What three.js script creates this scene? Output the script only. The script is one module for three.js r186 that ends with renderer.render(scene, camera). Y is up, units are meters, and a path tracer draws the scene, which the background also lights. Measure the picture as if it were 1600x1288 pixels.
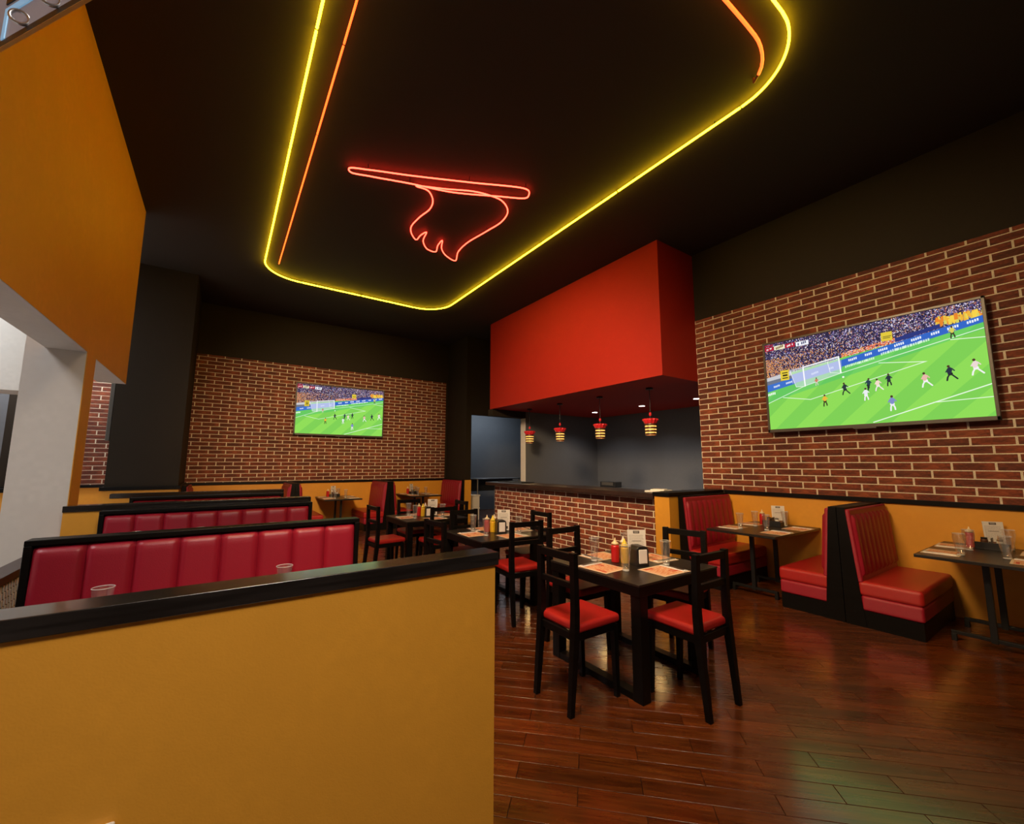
import * as THREE from 'three';
import { RoundedBoxGeometry } from 'three/addons/geometries/RoundedBoxGeometry.js';
import { mergeGeometries, mergeVertices, toCreasedNormals } from 'three/addons/utils/BufferGeometryUtils.js';
import { RectAreaLightUniformsLib } from 'three/addons/lights/RectAreaLightUniformsLib.js';
RectAreaLightUniformsLib.init();

// ------------------------------------------------------------------ camera, light, exposure
const scene = new THREE.Scene();
scene.background = new THREE.Color(0, 0, 0);
const camera = new THREE.PerspectiveCamera(2 * Math.atan(644 / 656) * 180 / Math.PI, 1600 / 1288, 0.05, 60);
camera.rotation.order = 'YXZ';
camera.rotation.set(0.122892, -0.604048, 0.0025256);
camera.position.set(0, 1.55, 0);
camera.updateMatrixWorld(true); camera.updateProjectionMatrix();
const renderer = new THREE.WebGLRenderer();
renderer.toneMapping = THREE.LinearToneMapping;
renderer.toneMappingExposure = 1.0;
renderer.shadowMap.enabled = true;

const L = {                                   // lamp strengths in one place
  neonTube: 31, neonStrip: 5, redTube: 5, redStrip: 1, signTube: 15, spots: 1,
  side: 52, bar: 6.5, pendant: 0.3, corridor: 8, screen: 1.0, screenFill: 0.22,
};
function rectLight(color, intensity, w, h, pos, dir, along) {
  const l = new THREE.RectAreaLight(0xffffff, intensity, w, h);
  l.color.setRGB(...color);
  const Z = new THREE.Vector3(...dir).normalize().negate();
  const X = new THREE.Vector3(...along).normalize();
  const Y = new THREE.Vector3().crossVectors(Z, X);
  l.quaternion.setFromRotationMatrix(new THREE.Matrix4().makeBasis(X, Y, Z));
  l.position.set(...pos);
  scene.add(l); return l;
}
function spot(color, intensity, pos, to, angle, pen, soft = 3) {
  const l = new THREE.SpotLight(0xffffff, intensity, 0, angle, pen, 2);
  l.color.setRGB(...color); l.position.set(...pos); l.target.position.set(...to);
  l.castShadow = true; l.shadow.radius = soft; l.shadow.mapSize.set(1024, 1024); l.shadow.camera.near = 0.05;
  scene.add(l, l.target); return l;
}
function point(color, intensity, pos, soft = 2) {
  const l = new THREE.PointLight(0xffffff, intensity, 0, 2);
  l.color.setRGB(...color); l.position.set(...pos); l.castShadow = true; l.shadow.radius = soft; l.shadow.camera.near = 0.02;
  scene.add(l); return l;
}

// ------------------------------------------------------------------ small tools
let seed = 20231;
const rnd = () => { seed = (seed * 1664525 + 1013904223) >>> 0; return seed / 4294967296; };
const R = (a, b) => a + (b - a) * rnd();
const names = new Map();
function numbered(n) { const k = names.get(n) || 0; names.set(n, k + 1); return k ? `${n}_${String(k).padStart(3, '0')}` : n; }
function tag(o, label, category, group, kind) {
  o.userData.label = label; o.userData.category = category;
  if (group) o.userData.group = group;
  if (kind) o.userData.kind = kind;
  return o;
}
function flat(g) { const n = g.index ? g.toNonIndexed() : g; for (const k of Object.keys(n.attributes)) if (!['position', 'normal', 'uv'].includes(k)) n.deleteAttribute(k); n.clearGroups(); return n; }
function join(gs) { gs = Array.isArray(gs) ? gs : [gs]; return gs.length === 1 ? gs[0] : mergeGeometries(gs.map(flat)); }
function obj(name, gs, m, parent = scene) {
  const o = new THREE.Mesh(join(gs), m);
  o.name = parent === scene ? numbered(name) : name;
  o.castShadow = o.receiveShadow = true; parent.add(o); return o;
}
function thing(name, label, category, pos = [0, 0, 0], turn = 0, group) {
  const o = new THREE.Group(); o.name = numbered(name); o.position.set(...pos); o.rotation.y = turn;
  scene.add(o); return tag(o, label, category, group);
}
function dup(src, label, pos, turn, group) {
  const c = src.clone(); c.name = numbered(src.name.replace(/_\d{3}$/, '')); c.userData = { ...src.userData };
  c.position.set(...pos); c.rotation.y = turn; c.userData.label = label; if (group) c.userData.group = group;
  scene.add(c); return c;
}
function struct(name, gs, m, label, category, parent = scene) {
  const o = obj(name, gs, m, parent); o.userData.kind = 'structure';
  if (parent === scene) { o.name = name; o.userData.label = label; o.userData.category = category; }
  return o;
}
const tr = (g, x, y, z) => g.translate(x, y, z);
function bx(x0, x1, y0, y1, z0, z1) { return new THREE.BoxGeometry(x1 - x0, y1 - y0, z1 - z0).translate((x0 + x1) / 2, (y0 + y1) / 2, (z0 + z1) / 2); }
function rb(x0, x1, y0, y1, z0, z1, r = 0.004, s = 1) { return new RoundedBoxGeometry(x1 - x0, y1 - y0, z1 - z0, s, Math.min(r, (x1 - x0) / 2.01, (y1 - y0) / 2.01, (z1 - z0) / 2.01)).translate((x0 + x1) / 2, (y0 + y1) / 2, (z0 + z1) / 2); }
function metreUV(g, k = 1, ou = 0, ov = 0, swap = false) {
  g = g.index ? g.toNonIndexed() : g;
  const p = g.attributes.position, n = g.attributes.normal, uv = new Float32Array(p.count * 2);
  for (let i = 0; i < p.count; i++) {
    const ax = Math.abs(n.getX(i)), ay = Math.abs(n.getY(i)), az = Math.abs(n.getZ(i));
    let u, v;
    if (ay >= ax && ay >= az) { u = p.getX(i); v = p.getZ(i); } else if (az >= ax) { u = p.getX(i); v = p.getY(i); } else { u = p.getZ(i); v = p.getY(i); }
    if (swap) [u, v] = [v, u];
    uv[2 * i] = u * k + ou; uv[2 * i + 1] = v * k + ov;
  }
  g.setAttribute('uv', new THREE.BufferAttribute(uv, 2)); return g;
}
// a bar through rectangular sections [x, y, z, width, depth] stacked upwards
function bar(secs) {
  const pos = [], q = (a, b, c, d) => pos.push(...a, ...b, ...c, ...a, ...c, ...d);
  const ring = s => [[-1, -1], [1, -1], [1, 1], [-1, 1]].map(([i, j]) => [s[0] + i * s[3] / 2, s[1], s[2] + j * s[4] / 2]);
  const rs = secs.map(ring);
  for (let k = 0; k + 1 < rs.length; k++) for (let i = 0; i < 4; i++) { const j = (i + 1) % 4; q(rs[k][j], rs[k][i], rs[k + 1][i], rs[k + 1][j]); }
  const t = rs[rs.length - 1], b = rs[0]; q(t[3], t[2], t[1], t[0]); q(b[0], b[1], b[2], b[3]);
  const g = new THREE.BufferGeometry(); g.setAttribute('position', new THREE.Float32BufferAttribute(pos, 3));
  g.computeVertexNormals(); return metreUV(g);
}
// prism: polygon in (z, y), run along x
function prism(pts, x0, x1) {
  const s = new THREE.Shape(pts.map(([z, y]) => new THREE.Vector2(z, y)));
  const g = new THREE.ExtrudeGeometry(s, { depth: x1 - x0, bevelEnabled: false });
  g.applyMatrix4(new THREE.Matrix4().makeBasis(new THREE.Vector3(0, 0, 1), new THREE.Vector3(0, 1, 0), new THREE.Vector3(-1, 0, 0)));
  return g.translate(x1, 0, 0);
}
// upholstered cushion: rounded slab with a crowned top
function cushion(w, h, d, r, dome, seg = 3) {
  const g = new RoundedBoxGeometry(w, h, d, seg, r), p = g.attributes.position;
  for (let i = 0; i < p.count; i++) {
    const x = p.getX(i) / (w / 2), z = p.getZ(i) / (d / 2), y = p.getY(i);
    if (y > 0) p.setY(i, y + dome * Math.max(0, (1 - x * x) * (1 - z * z)) );
  }
  g.computeVertexNormals(); return g;
}
// padded panel facing +z, made as a fine grid so that its crown shows; w x h, t proud
function padded(w, h, t, r = 0.05, nx = 10, ny = 12, pow = 0.45, crease = 0.5) {
  const pos = [], idx = [];
  const f = a => { const e = Math.min(1, Math.max(0, a)); return Math.pow(Math.sin(e * Math.PI / 2), pow * 2); };
  for (let j = 0; j <= ny; j++) for (let i = 0; i <= nx; i++) {
    const ease = k => 0.5 - 0.5 * Math.cos(Math.PI * k) ;
    const u = ease(i / nx), v = ease(j / ny);
    const x = (u - 0.5) * w, y = (v - 0.5) * h;
    const ex = Math.min(u, 1 - u) * w / r, ey = Math.min(v, 1 - v) * h / r;
    pos.push(x, y, t * (crease + (1 - crease) * f(ex)) * f(ey));
  }
  for (let j = 0; j < ny; j++) for (let i = 0; i < nx; i++) { const a = j * (nx + 1) + i, b = a + 1, c = a + nx + 1, d = c + 1; idx.push(a, b, d, a, d, c); }
  const g = new THREE.BufferGeometry(); g.setAttribute('position', new THREE.Float32BufferAttribute(pos, 3)); g.setIndex(idx);
  g.computeVertexNormals(); return metreUV2(g);
}
function metreUV2(g) { const p = g.attributes.position, uv = []; for (let i = 0; i < p.count; i++) uv.push(p.getX(i), p.getY(i)); g.setAttribute('uv', new THREE.Float32BufferAttribute(uv, 2)); return g; }
// channelled backrest facing +z
function channels(w, h, t, n) {
  const pos = [], idx = [], per = 6, nx = n * per, ny = 8;
  for (let j = 0; j <= ny; j++) for (let i = 0; i <= nx; i++) {
    const u = i / nx, v = j / ny, s = Math.abs(Math.sin(u * n * Math.PI)), e = Math.min(1, Math.min(v, 1 - v) * 9);
    pos.push((u - 0.5) * w, (v - 0.5) * h, (i === 0 || i === nx || j === 0 || j === ny) ? 0 : t * (0.78 + 0.22 * Math.pow(s, 0.5)) * (0.55 + 0.45 * Math.sqrt(e)));
  }
  for (let j = 0; j < ny; j++) for (let i = 0; i < nx; i++) { const a = j * (nx + 1) + i, b = a + 1, c = a + nx + 1, d = c + 1; idx.push(a, b, d, a, d, c); }
  const g = new THREE.BufferGeometry(); g.setAttribute('position', new THREE.Float32BufferAttribute(pos, 3)); g.setIndex(idx);
  g.computeVertexNormals(); return metreUV2(g);
}
function lathe(pts, seg = 20) { return new THREE.LatheGeometry(pts.map(([r, y]) => new THREE.Vector2(r, y)), seg); }
function tube(pts, r, seg, rad = 8, closed = false) { return new THREE.TubeGeometry(new THREE.CatmullRomCurve3(pts.map(p => new THREE.Vector3(...p)), closed, 'centripetal'), seg, r, rad, closed); }
function cyl(a, b, r, seg = 10) {
  const A = new THREE.Vector3(...a), B = new THREE.Vector3(...b), d = B.clone().sub(A);
  const g = new THREE.CylinderGeometry(r, r, d.length(), seg);
  g.applyQuaternion(new THREE.Quaternion().setFromUnitVectors(new THREE.Vector3(0, 1, 0), d.normalize()));
  return g.translate((a[0] + b[0]) / 2, (a[1] + b[1]) / 2, (a[2] + b[2]) / 2);
}

// ------------------------------------------------------------------ textures (grain, weave, print)
function hash(x, y, s) { let h = (x * 374761393 + y * 668265263 + s * 982451653) | 0; h = Math.imul(h ^ (h >>> 13), 1274126177); h ^= h >>> 16; return (h >>> 0) / 4294967296; }
function vnoise(x, y, px, py, s) {
  const X = Math.floor(x), Y = Math.floor(y), fx = x - X, fy = y - Y, m = (a, n) => ((a % n) + n) % n;
  const u = fx * fx * (3 - 2 * fx), v = fy * fy * (3 - 2 * fy);
  const a = hash(m(X, px), m(Y, py), s), b = hash(m(X + 1, px), m(Y, py), s), c = hash(m(X, px), m(Y + 1, py), s), d = hash(m(X + 1, px), m(Y + 1, py), s);
  return a + (b - a) * u + (c - a) * v + (a - b - c + d) * u * v;
}
function dataTex(w, h, fn, srgb) {
  const d = new Uint8Array(w * h * 4);
  for (let y = 0; y < h; y++) for (let x = 0; x < w; x++) { const c = fn(x / w, y / h), i = (y * w + x) * 4; for (let k = 0; k < 3; k++) d[i + k] = Math.max(0, Math.min(255, Math.round(c[k] * 255))); d[i + 3] = 255; }
  const t = new THREE.DataTexture(d, w, h, THREE.RGBAFormat); t.wrapS = t.wrapT = THREE.RepeatWrapping; t.magFilter = THREE.LinearFilter; t.minFilter = THREE.LinearMipmapLinearFilter; t.generateMipmaps = true;
  if (srgb) t.colorSpace = THREE.SRGBColorSpace; t.needsUpdate = true; return t;
}
const woodTex = dataTex(1024, 512, (u, v) => {          // one repeat = 1.2 m x 0.6 m, grain along u
  const warp = 0.9 * vnoise(u * 5, v * 10, 5, 10, 1);
  const a = vnoise(u * 6 + warp, v * 60 + warp * 4, 6, 60, 2), b = vnoise(u * 18, v * 170, 18, 170, 3), c = vnoise(u * 3, v * 9, 3, 9, 4), e = vnoise(u * 40, v * 256, 40, 256, 5);
  const k = 0.50 + 0.26 * a + 0.16 * b + 0.24 * c - (e > 0.86 ? 0.12 : 0);
  return [0.80 * k, 0.52 * k * (0.9 + 0.1 * a), 0.33 * k * (0.85 + 0.15 * c)];
}, true);
const woodBump = dataTex(512, 256, (u, v) => { const a = vnoise(u * 7, v * 70, 7, 70, 12), b = vnoise(u * 9, v * 7, 9, 7, 13); const k = 0.45 * a + 0.55 * b; return [k, k, k]; });
const woodRough = dataTex(512, 256, (u, v) => { const a = vnoise(u * 10, v * 60, 10, 60, 22), b = vnoise(u * 6, v * 6, 6, 6, 23); const k = 0.62 + 0.2 * a + 0.25 * b; return [k, k, k]; });
const brickTex = dataTex(512, 256, (u, v) => {           // one repeat = 1 m x 0.5 m
  const a = vnoise(u * 14, v * 40, 14, 40, 31), b = vnoise(u * 60, v * 130, 60, 130, 32), c = vnoise(u * 5, v * 7, 5, 7, 33);
  const k = 0.55 + 0.30 * a + 0.22 * b + 0.20 * c - 0.12; return [k, k * (0.86 + 0.10 * c), k * (0.8 + 0.12 * c)];
}, true);
const brickBump = dataTex(256, 128, (u, v) => { const k = 0.5 * vnoise(u * 30, v * 60, 30, 60, 41) + 0.5 * vnoise(u * 100, v * 64, 100, 64, 42); return [k, k, k]; });
const mortarTex = dataTex(256, 256, (u, v) => { const k = 0.86 + 0.14 * vnoise(u * 60, v * 60, 60, 60, 51) - 0.08 * vnoise(u * 6, v * 6, 6, 6, 52); return [k, k, k * 0.98]; }, true);
const peelBump = dataTex(512, 512, (u, v) => { const k = 0.6 * vnoise(u * 128, v * 128, 128, 128, 61) + 0.4 * vnoise(u * 48, v * 48, 48, 48, 62); return [k, k, k]; });   // roller stipple, repeat 0.5 m
const leatherBump = dataTex(256, 256, (u, v) => { const a = vnoise(u * 64, v * 64, 64, 64, 71), b = vnoise(u * 110, v * 110, 110, 110, 72); const k = 0.6 * a + 0.4 * b; return [k, k, k]; });
const blackGrain = dataTex(256, 256, (u, v) => { const k = 0.7 + 0.3 * vnoise(u * 4, v * 70, 4, 70, 81) ; return [k, k, k]; }, true);
const paintTex = dataTex(256, 256, (u, v) => { const k = 0.965 + 0.035 * vnoise(u * 8, v * 8, 8, 8, 91) * vnoise(u * 40, v * 40, 40, 40, 92); return [k, k, k]; }, true);
function rep(t, x, y) { const c = t.clone(); c.repeat.set(x, y); c.needsUpdate = true; return c; }

function M(rgb, rough, o = {}) { const m = new THREE.MeshPhysicalMaterial({ roughness: rough, ...o }); m.color.setRGB(...rgb); return m; }
const peel2 = rep(peelBump, 2, 2), leather4 = rep(leatherBump, 5, 5), paint1 = rep(paintTex, 0.7, 0.7), grain1 = rep(blackGrain, 1.5, 1.5);
const mat = {
  ceiling: M([0.044, 0.034, 0.026], 0.75, { specularIntensity: 0.5, bumpMap: peel2, bumpScale: 0.0003 }),
  dark: M([0.021, 0.0145, 0.0085], 0.7, { specularIntensity: 0.5, map: paint1, bumpMap: peel2, bumpScale: 0.0003 }),
  yellow: M([0.74, 0.335, 0.028], 0.55, { map: paint1, bumpMap: peel2, bumpScale: 0.0003 }),
  white: M([0.66, 0.62, 0.58], 0.6, { map: paint1, bumpMap: peel2, bumpScale: 0.0003 }),
  redPaint: M([0.36, 0.015, 0.006], 0.6, { specularIntensity: 0.5, map: paint1, bumpMap: peel2, bumpScale: 0.0003 }),
  grey: M([0.092, 0.097, 0.112], 0.6, { map: paint1 }),
  blueGrey: M([0.125, 0.137, 0.155], 0.6, { map: paint1 }),
  mortar: M([0.93, 0.82, 0.66], 0.9, { map: rep(mortarTex, 3, 3) }),
  blackWood: M([0.0045, 0.0035, 0.003], 0.42, { map: grain1, specularIntensity: 0.4 }),
  capTop: M([0.020, 0.016, 0.014], 0.26, { map: grain1, clearcoat: 1, clearcoatRoughness: 0.14 }),
  darkWoodEdge: M([0.05, 0.016, 0.010], 0.45, { map: grain1 }),
  tableTop: M([0.024, 0.019, 0.016], 0.33, { map: grain1 }),
  blackMetal: M([0.012, 0.012, 0.012], 0.42, { metalness: 0.4 }),
  red: M([0.30, 0.008, 0.024], 0.40, { bumpMap: leather4, bumpScale: 0.0006 }),
  redSeat: M([0.38, 0.014, 0.012], 0.34, { bumpMap: leather4, bumpScale: 0.0005 }),
  glass: M([0.97, 0.97, 0.97], 0.05, { transmission: 0.975, thickness: 0, ior: 1.8 }),
  glassGlint: M([0.95, 0.95, 0.95], 0.1, { transmission: 0.45, thickness: 0, ior: 1.8 }),  // milky white puts the rim highlight into the colour
  plasticBlack: M([0.015, 0.015, 0.016], 0.35),
  tvBezel: M([0.11, 0.10, 0.088], 0.35, { metalness: 0.3 }),
  napkin: M([0.80, 0.78, 0.75], 0.85),
  ketchup: M([0.50, 0.012, 0.014], 0.32), mustardSauce: M([0.80, 0.46, 0.02], 0.32), mayo: M([0.80, 0.66, 0.52], 0.4),
  bottleCap: M([0.82, 0.62, 0.36], 0.4), yellowCap: M([0.85, 0.60, 0.03], 0.4),
  steel: M([0.55, 0.56, 0.58], 0.28, { metalness: 1 }),
  brown: M([0.09, 0.035, 0.015], 0.4), salt: M([0.62, 0.60, 0.56], 0.3),
  plastic: M([0.78, 0.76, 0.72], 0.4),
};
const brickMats = [[0.170, 0.050, 0.022], [0.190, 0.056, 0.024], [0.150, 0.043, 0.020], [0.205, 0.066, 0.028], [0.135, 0.043, 0.023]].map(c => M([c[0] * 1.5, c[1] * 1.2, c[2] * 0.95], 0.75, { map: brickTex, bumpMap: brickBump, bumpScale: 0.0012 }));

// ------------------------------------------------------------------ dimensions read off the photograph
const CEIL = 5.09, WALLX = 6.38, BACKZ = -11.25, BR0 = 1.165, BR1 = 3.93;

// ------------------------------------------------------------------ floor with diagonal planks
const S2 = Math.SQRT1_2;
{
  const floor = struct('floor', bx(-6.2, 9.4, -0.12, -0.0115, -13.0, 3.4), M([0.03, 0.012, 0.006], 0.8), 'dark glossy wooden plank floor laid diagonally under the dining area', 'floor');
  const PW = 0.12, PL = 0.61, gap = 0.0028;
  const geos = [];
  for (let k = 0; k < 8; k++) {
    const g = metreUV(new RoundedBoxGeometry(PL - gap, 0.011, PW - gap, 1, 0.0012), 1, R(0, 3), R(0, 3));
    const uv = g.attributes.uv; for (let i = 0; i < uv.count; i++) uv.setXY(i, uv.getX(i) / 1.2, uv.getY(i) / 0.6); geos.push(g);
  }
  const tones = [[0.205, 0.140, 0.074], [0.230, 0.152, 0.080], [0.172, 0.112, 0.058], [0.255, 0.162, 0.084], [0.210, 0.128, 0.064]];
  const pm = tones.map(c => M(c, 0.34, { map: woodTex, roughnessMap: woodRough, bumpMap: woodBump, bumpScale: 0.0004, clearcoat: 0.75, clearcoatRoughness: 0.15 }));
  const list = [], v = new THREE.Vector3(), rot = Math.atan2(S2, -S2);
  for (let r = -60; r < 110; r++) {
    const p = 2.38 + (r + 0.5) * PW, ph = (r % 2 === 0) ? 0.085 : 0.39;
    for (let k = -26; k < 26; k++) {
      const q = ph + (k + 0.5) * PL, x = (p - q) * S2, z = -(p + q) * S2;
      if (x < -5.9 || x > 9.2 || z < -12.4 || z > 3.1) continue;
      if (x < -1.3 || z > 0.6) { if (x < -4.5 || z > 2.6) continue; }
      v.set(x, 0, z).project(camera); const inView = Math.abs(v.x) < 1.04 && Math.abs(v.y) < 1.06 && v.z < 1 && (z < 0.3 || x > 0.3);
      const hid = !(v.x * 800 + 800 > 760) && (644 - v.y * 644) > 850;
      const d2 = x * x + z * z + 2.4;
      list.push({ x, z, s: inView && !hid && x > 0.95 ? 1 / (d2 * Math.sqrt(d2)) : 0, k: Math.floor(rnd() * geos.length), m: Math.floor(rnd() * pm.length), flip: rnd() < 0.5 });
    }
  }
  list.sort((a, b) => b.s - a.s);
  const rest = pm.map(() => []);
  list.forEach((e, i) => {
    const ry = Math.PI / 4 * -1 + (e.flip ? Math.PI : 0) + Math.PI / 2 * 0;
    if (i < 300 && e.s > 0) {
      const o = new THREE.Mesh(geos[e.k], pm[e.m]); o.name = 'plank'; o.position.set(e.x, -0.0055, e.z); o.rotation.y = ry; o.receiveShadow = o.castShadow = true; floor.add(o);
    } else { const g = geos[e.k].clone(); g.rotateY(ry); g.translate(e.x, -0.0055, e.z); rest[e.m].push(g); }
  });
  rest.forEach((gs, i) => { if (gs.length) { const o = obj('plank_field', gs, pm[i], floor); o.userData.kind = 'stuff'; } });
}

// ------------------------------------------------------------------ brick panels
// frame: origin o, unit u along the wall, unit n out of the wall; bricks proud of a mortar bed
function brickPanel(parent, o, u, n, w, y0, y1, phase, most, opt = {}) {
  const U = new THREE.Vector3(...u), N = new THREE.Vector3(...n), Y = new THREE.Vector3(0, 1, 0);
  const BL = opt.bl || 0.313, BH = opt.bh || 0.0853, jh = 0.011, jv = 0.018, D = 0.010;
  const basis = new THREE.Matrix4().makeBasis(U, Y, N), q = new THREE.Quaternion().setFromRotationMatrix(basis);
  const bed = new THREE.BoxGeometry(w, y1 - y0, 0.02).translate(w / 2, (y0 + y1) / 2, -0.010);
  bed.applyMatrix4(basis); bed.translate(o[0], 0, o[2]); obj('mortar_bed', metreUV(bed), mat.mortar, parent);
  const cache = new Map(), list = [], v = new THREE.Vector3();
  const c0 = Math.floor((y0 - 1.235) / BH) - 1;
  for (let c = c0; ; c++) {
    const a = Math.max(y0, 1.235 + c * BH + jh / 2 + (opt.dy || 0)), b = Math.min(y1, 1.235 + (c + 1) * BH - jh / 2 + (opt.dy || 0));
    if (1.235 + c * BH > y1) break;
    if (b - a < 0.012) continue;
    const sh = phase + (((c % 2) + 2) % 2) * BL / 2;
    for (let k = -2; ; k++) {
      let s = sh + k * BL + jv / 2, e = sh + (k + 1) * BL - jv / 2;
      if (s > w) break; s = Math.max(0, s); e = Math.min(w, e); if (e - s < 0.02) continue;
      const cx = (s + e) / 2, cy = (a + b) / 2;
      const P = new THREE.Vector3(o[0], 0, o[2]).addScaledVector(U, cx).addScaledVector(N, 0.0016 - D / 2 + R(-0.0008, 0.0008)); P.y = cy;
      v.copy(P).project(camera); const dist = P.distanceTo(camera.position), fwd = P.clone().sub(camera.position).normalize();
      const seen = Math.abs(v.x) < 1.03 && Math.abs(v.y) < 1.03 && v.z < 1;
      list.push({ P, l: e - s, h: b - a, s: seen ? Math.abs(fwd.dot(N)) * (e - s) * (b - a) / (dist * dist) * (opt.score ? opt.score(P) : 1) : 0, m: Math.floor(rnd() * brickMats.length), g: Math.floor(rnd() * 4) });
    }
  }
  list.sort((a, b) => b.s - a.s);
  const rest = brickMats.map(() => []);
  list.forEach((e, i) => {
    const key = `${e.l.toFixed(3)}|${e.h.toFixed(3)}|${e.g}`;
    if (!cache.has(key)) { const g = metreUV(new THREE.BoxGeometry(e.l, e.h, D), 1, e.g * 0.37 + 0.1, e.g * 0.21); cache.set(key, g); }
    const g = cache.get(key);
    if (i < most && e.s > 0) { const m = new THREE.Mesh(g, brickMats[e.m]); m.name = 'brick'; m.quaternion.copy(q); m.position.copy(e.P); m.castShadow = m.receiveShadow = true; parent.add(m); }
    else { const h = g.clone(); h.applyQuaternion(q); h.translate(e.P.x, e.P.y, e.P.z); rest[e.m].push(h); }
  });
  rest.forEach((gs, i) => { if (gs.length) { const m = obj('brick_field', gs, brickMats[i], parent); m.userData.kind = 'stuff'; } });
}

// ------------------------------------------------------------------ shell of the room
struct('ceiling', metreUV(bx(-6.2, 9.4, CEIL, CEIL + 0.15, -13.0, 3.4)), mat.ceiling, 'matt black ceiling carrying the neon outlines', 'ceiling');
{ // right-hand wall with brick panel above a yellow dado
  const w = struct('wall_right', metreUV(bx(WALLX + 0.015, WALLX + 0.17, 0, CEIL, -3.86, 3.2)), mat.dark, 'charcoal wall with a brick panel above a yellow dado, behind the big television', 'wall');
  obj('dado_panel', metreUV(bx(WALLX - 0.005, WALLX + 0.016, 0, 1.115, -3.54, 3.2)), mat.yellow, w);
  obj('dado_rail', metreUV(rb(WALLX - 0.03, WALLX + 0.016, 1.112, BR0, -3.5, 3.2, 0.004)), mat.blackWood, w);
  brickPanel(w, [WALLX + 0.008, 0, -3.86], [0, 0, 1], [-1, 0, 0], 5.0, BR0, BR1, -0.157 + 0.0, 300, { score: P => (P.z > -2.7 && P.z < -0.72 && P.y > 2.08 && P.y < 3.2) ? 0 : 1 });
}
{ // back wall
  const w = struct('wall_back', metreUV(bx(-3.2, 5.62, 0, CEIL, BACKZ - 0.17, BACKZ - 0.015)), mat.dark, 'charcoal end wall with a wide brick panel above a yellow dado', 'wall');
  obj('dado_panel', metreUV(bx(-0.6, 5.42, 0, 1.08, BACKZ - 0.016, BACKZ + 0.005)), mat.yellow, w);
  obj('dado_rail', metreUV(rb(-0.6, 5.42, 1.078, 1.132, BACKZ - 0.016, BACKZ + 0.03, 0.004)), mat.blackWood, w);
  brickPanel(w, [-0.6, 0, BACKZ - 0.008], [1, 0, 0], [0, 0, 1], 5.985, 1.132, BR1, 0.06, 300, { score: P => (P.x > 1.45 && P.x < 3.45 && P.y > 2.3 && P.y < 3.45) ? 0 : 1 });
  obj('dado_panel', metreUV(bx(-3.2, -1.56, 0, 1.08, BACKZ - 0.016, BACKZ + 0.005)), mat.yellow, w);
  obj('dado_rail', metreUV(rb(-3.2, -1.56, 1.078, 1.132, BACKZ - 0.016, BACKZ + 0.03, 0.004)), mat.blackWood, w);
}
{ // brick bay beyond the column
  const w = struct('wall_bay', metreUV(bx(-2.42, -1.55, 1.135, 3.6, BACKZ - 0.0149, BACKZ - 0.012)), mat.dark, 'brick bay seen between the column and the black pier', 'wall');
  brickPanel(w, [-2.42, 0, BACKZ - 0.004], [1, 0, 0], [0, 0, 1], 0.87, 1.132, 3.55, 0.1, 300);
}
{ // black pier standing on a yellow base
  const p = thing('pier', 'broad black full-height pier standing on a yellow plinth', 'pier', [0, 0, 0]); p.userData.kind = 'structure';
  obj('shaft', metreUV(bx(-1.55, -0.585, 1.15, CEIL, BACKZ - 0.01, -9.62)), mat.dark, p);
  obj('ledge', metreUV(rb(-1.6, -0.55, 1.09, 1.15, BACKZ - 0.01, -9.57, 0.004)), mat.blackWood, p);
  obj('plinth', metreUV(bx(-1.575, -0.57, 0, 1.09, BACKZ - 0.01, -9.6)), mat.yellow, p);
  const t = thing('side_television', 'black television mounted edge-on to view on the side of the black pier', 'television', [-1.553, 1.92, -10.38]);
  obj('casing', rb(-0.07, -0.012, 0, 1.25, -0.68, 0.68, 0.008), mat.tvBezel, t);
  obj('wall_bracket', bx(-0.014, 0, 0.4, 0.8, -0.2, 0.2), mat.blackMetal, t);
  obj('screen', bx(-0.0715, -0.069, 0.03, 1.22, -0.65, 0.65), mat.plasticBlack, t);
}
{ // stub wall, door head, corridor
  const w = struct('wall_stub', metreUV(bx(5.44, 5.60, 1.115, CEIL, BACKZ + 0.0, -10.07)), mat.dark, 'narrow charcoal return wall beside the kitchen passage', 'wall');
  obj('dado_panel', metreUV(bx(5.425, 5.61, 0, 1.115, BACKZ + 0.005, -10.06)), mat.yellow, w);
  struct('trim_1', metreUV(bx(5.60, 9.3, 2.89, CEIL, -10.17, -10.07)), mat.dark, 'charcoal head above the kitchen passage opening', 'wall');
  struct('trim_2', metreUV(bx(5.46, 6.48, 2.73, 2.9, -8.97, -8.76)), mat.dark, 'dark lintel under the end of the red bulkhead', 'lintel');
  struct('wall_corridor', metreUV(bx(5.6, 9.4, 0, CEIL, -12.75, -12.6)), mat.blueGrey, 'blue-grey wall at the end of the kitchen passage', 'wall');
  struct('wall_corridor_side', metreUV(bx(5.45, 5.60, 0, CEIL, -12.6, BACKZ)), mat.blueGrey, 'blue-grey side wall of the kitchen passage', 'wall');
}
{ // servery recess
  struct('wall_servery_end', metreUV(bx(6.48, 9.1, 0, 2.9, -8.97, -8.77)), mat.grey, 'dark grey end wall of the bar recess beside the passage', 'wall');
  obj('jamb_face', metreUV(bx(6.474, 6.4805, 0, 2.73, -8.975, -8.765)), mat.white, scene.getObjectByName('wall_servery_end'));
  struct('wall_servery_back', metreUV(bx(9.1, 9.25, 0, 2.9, -12.6, -3.6)), mat.grey, 'dark grey wall behind the bar below the red bulkhead', 'wall');
  struct('wall_servery_return', metreUV(bx(6.55, 9.1, 0, 2.9, -3.86, -3.7)), mat.grey, 'dark grey return wall closing the bar recess', 'wall');
}
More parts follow.
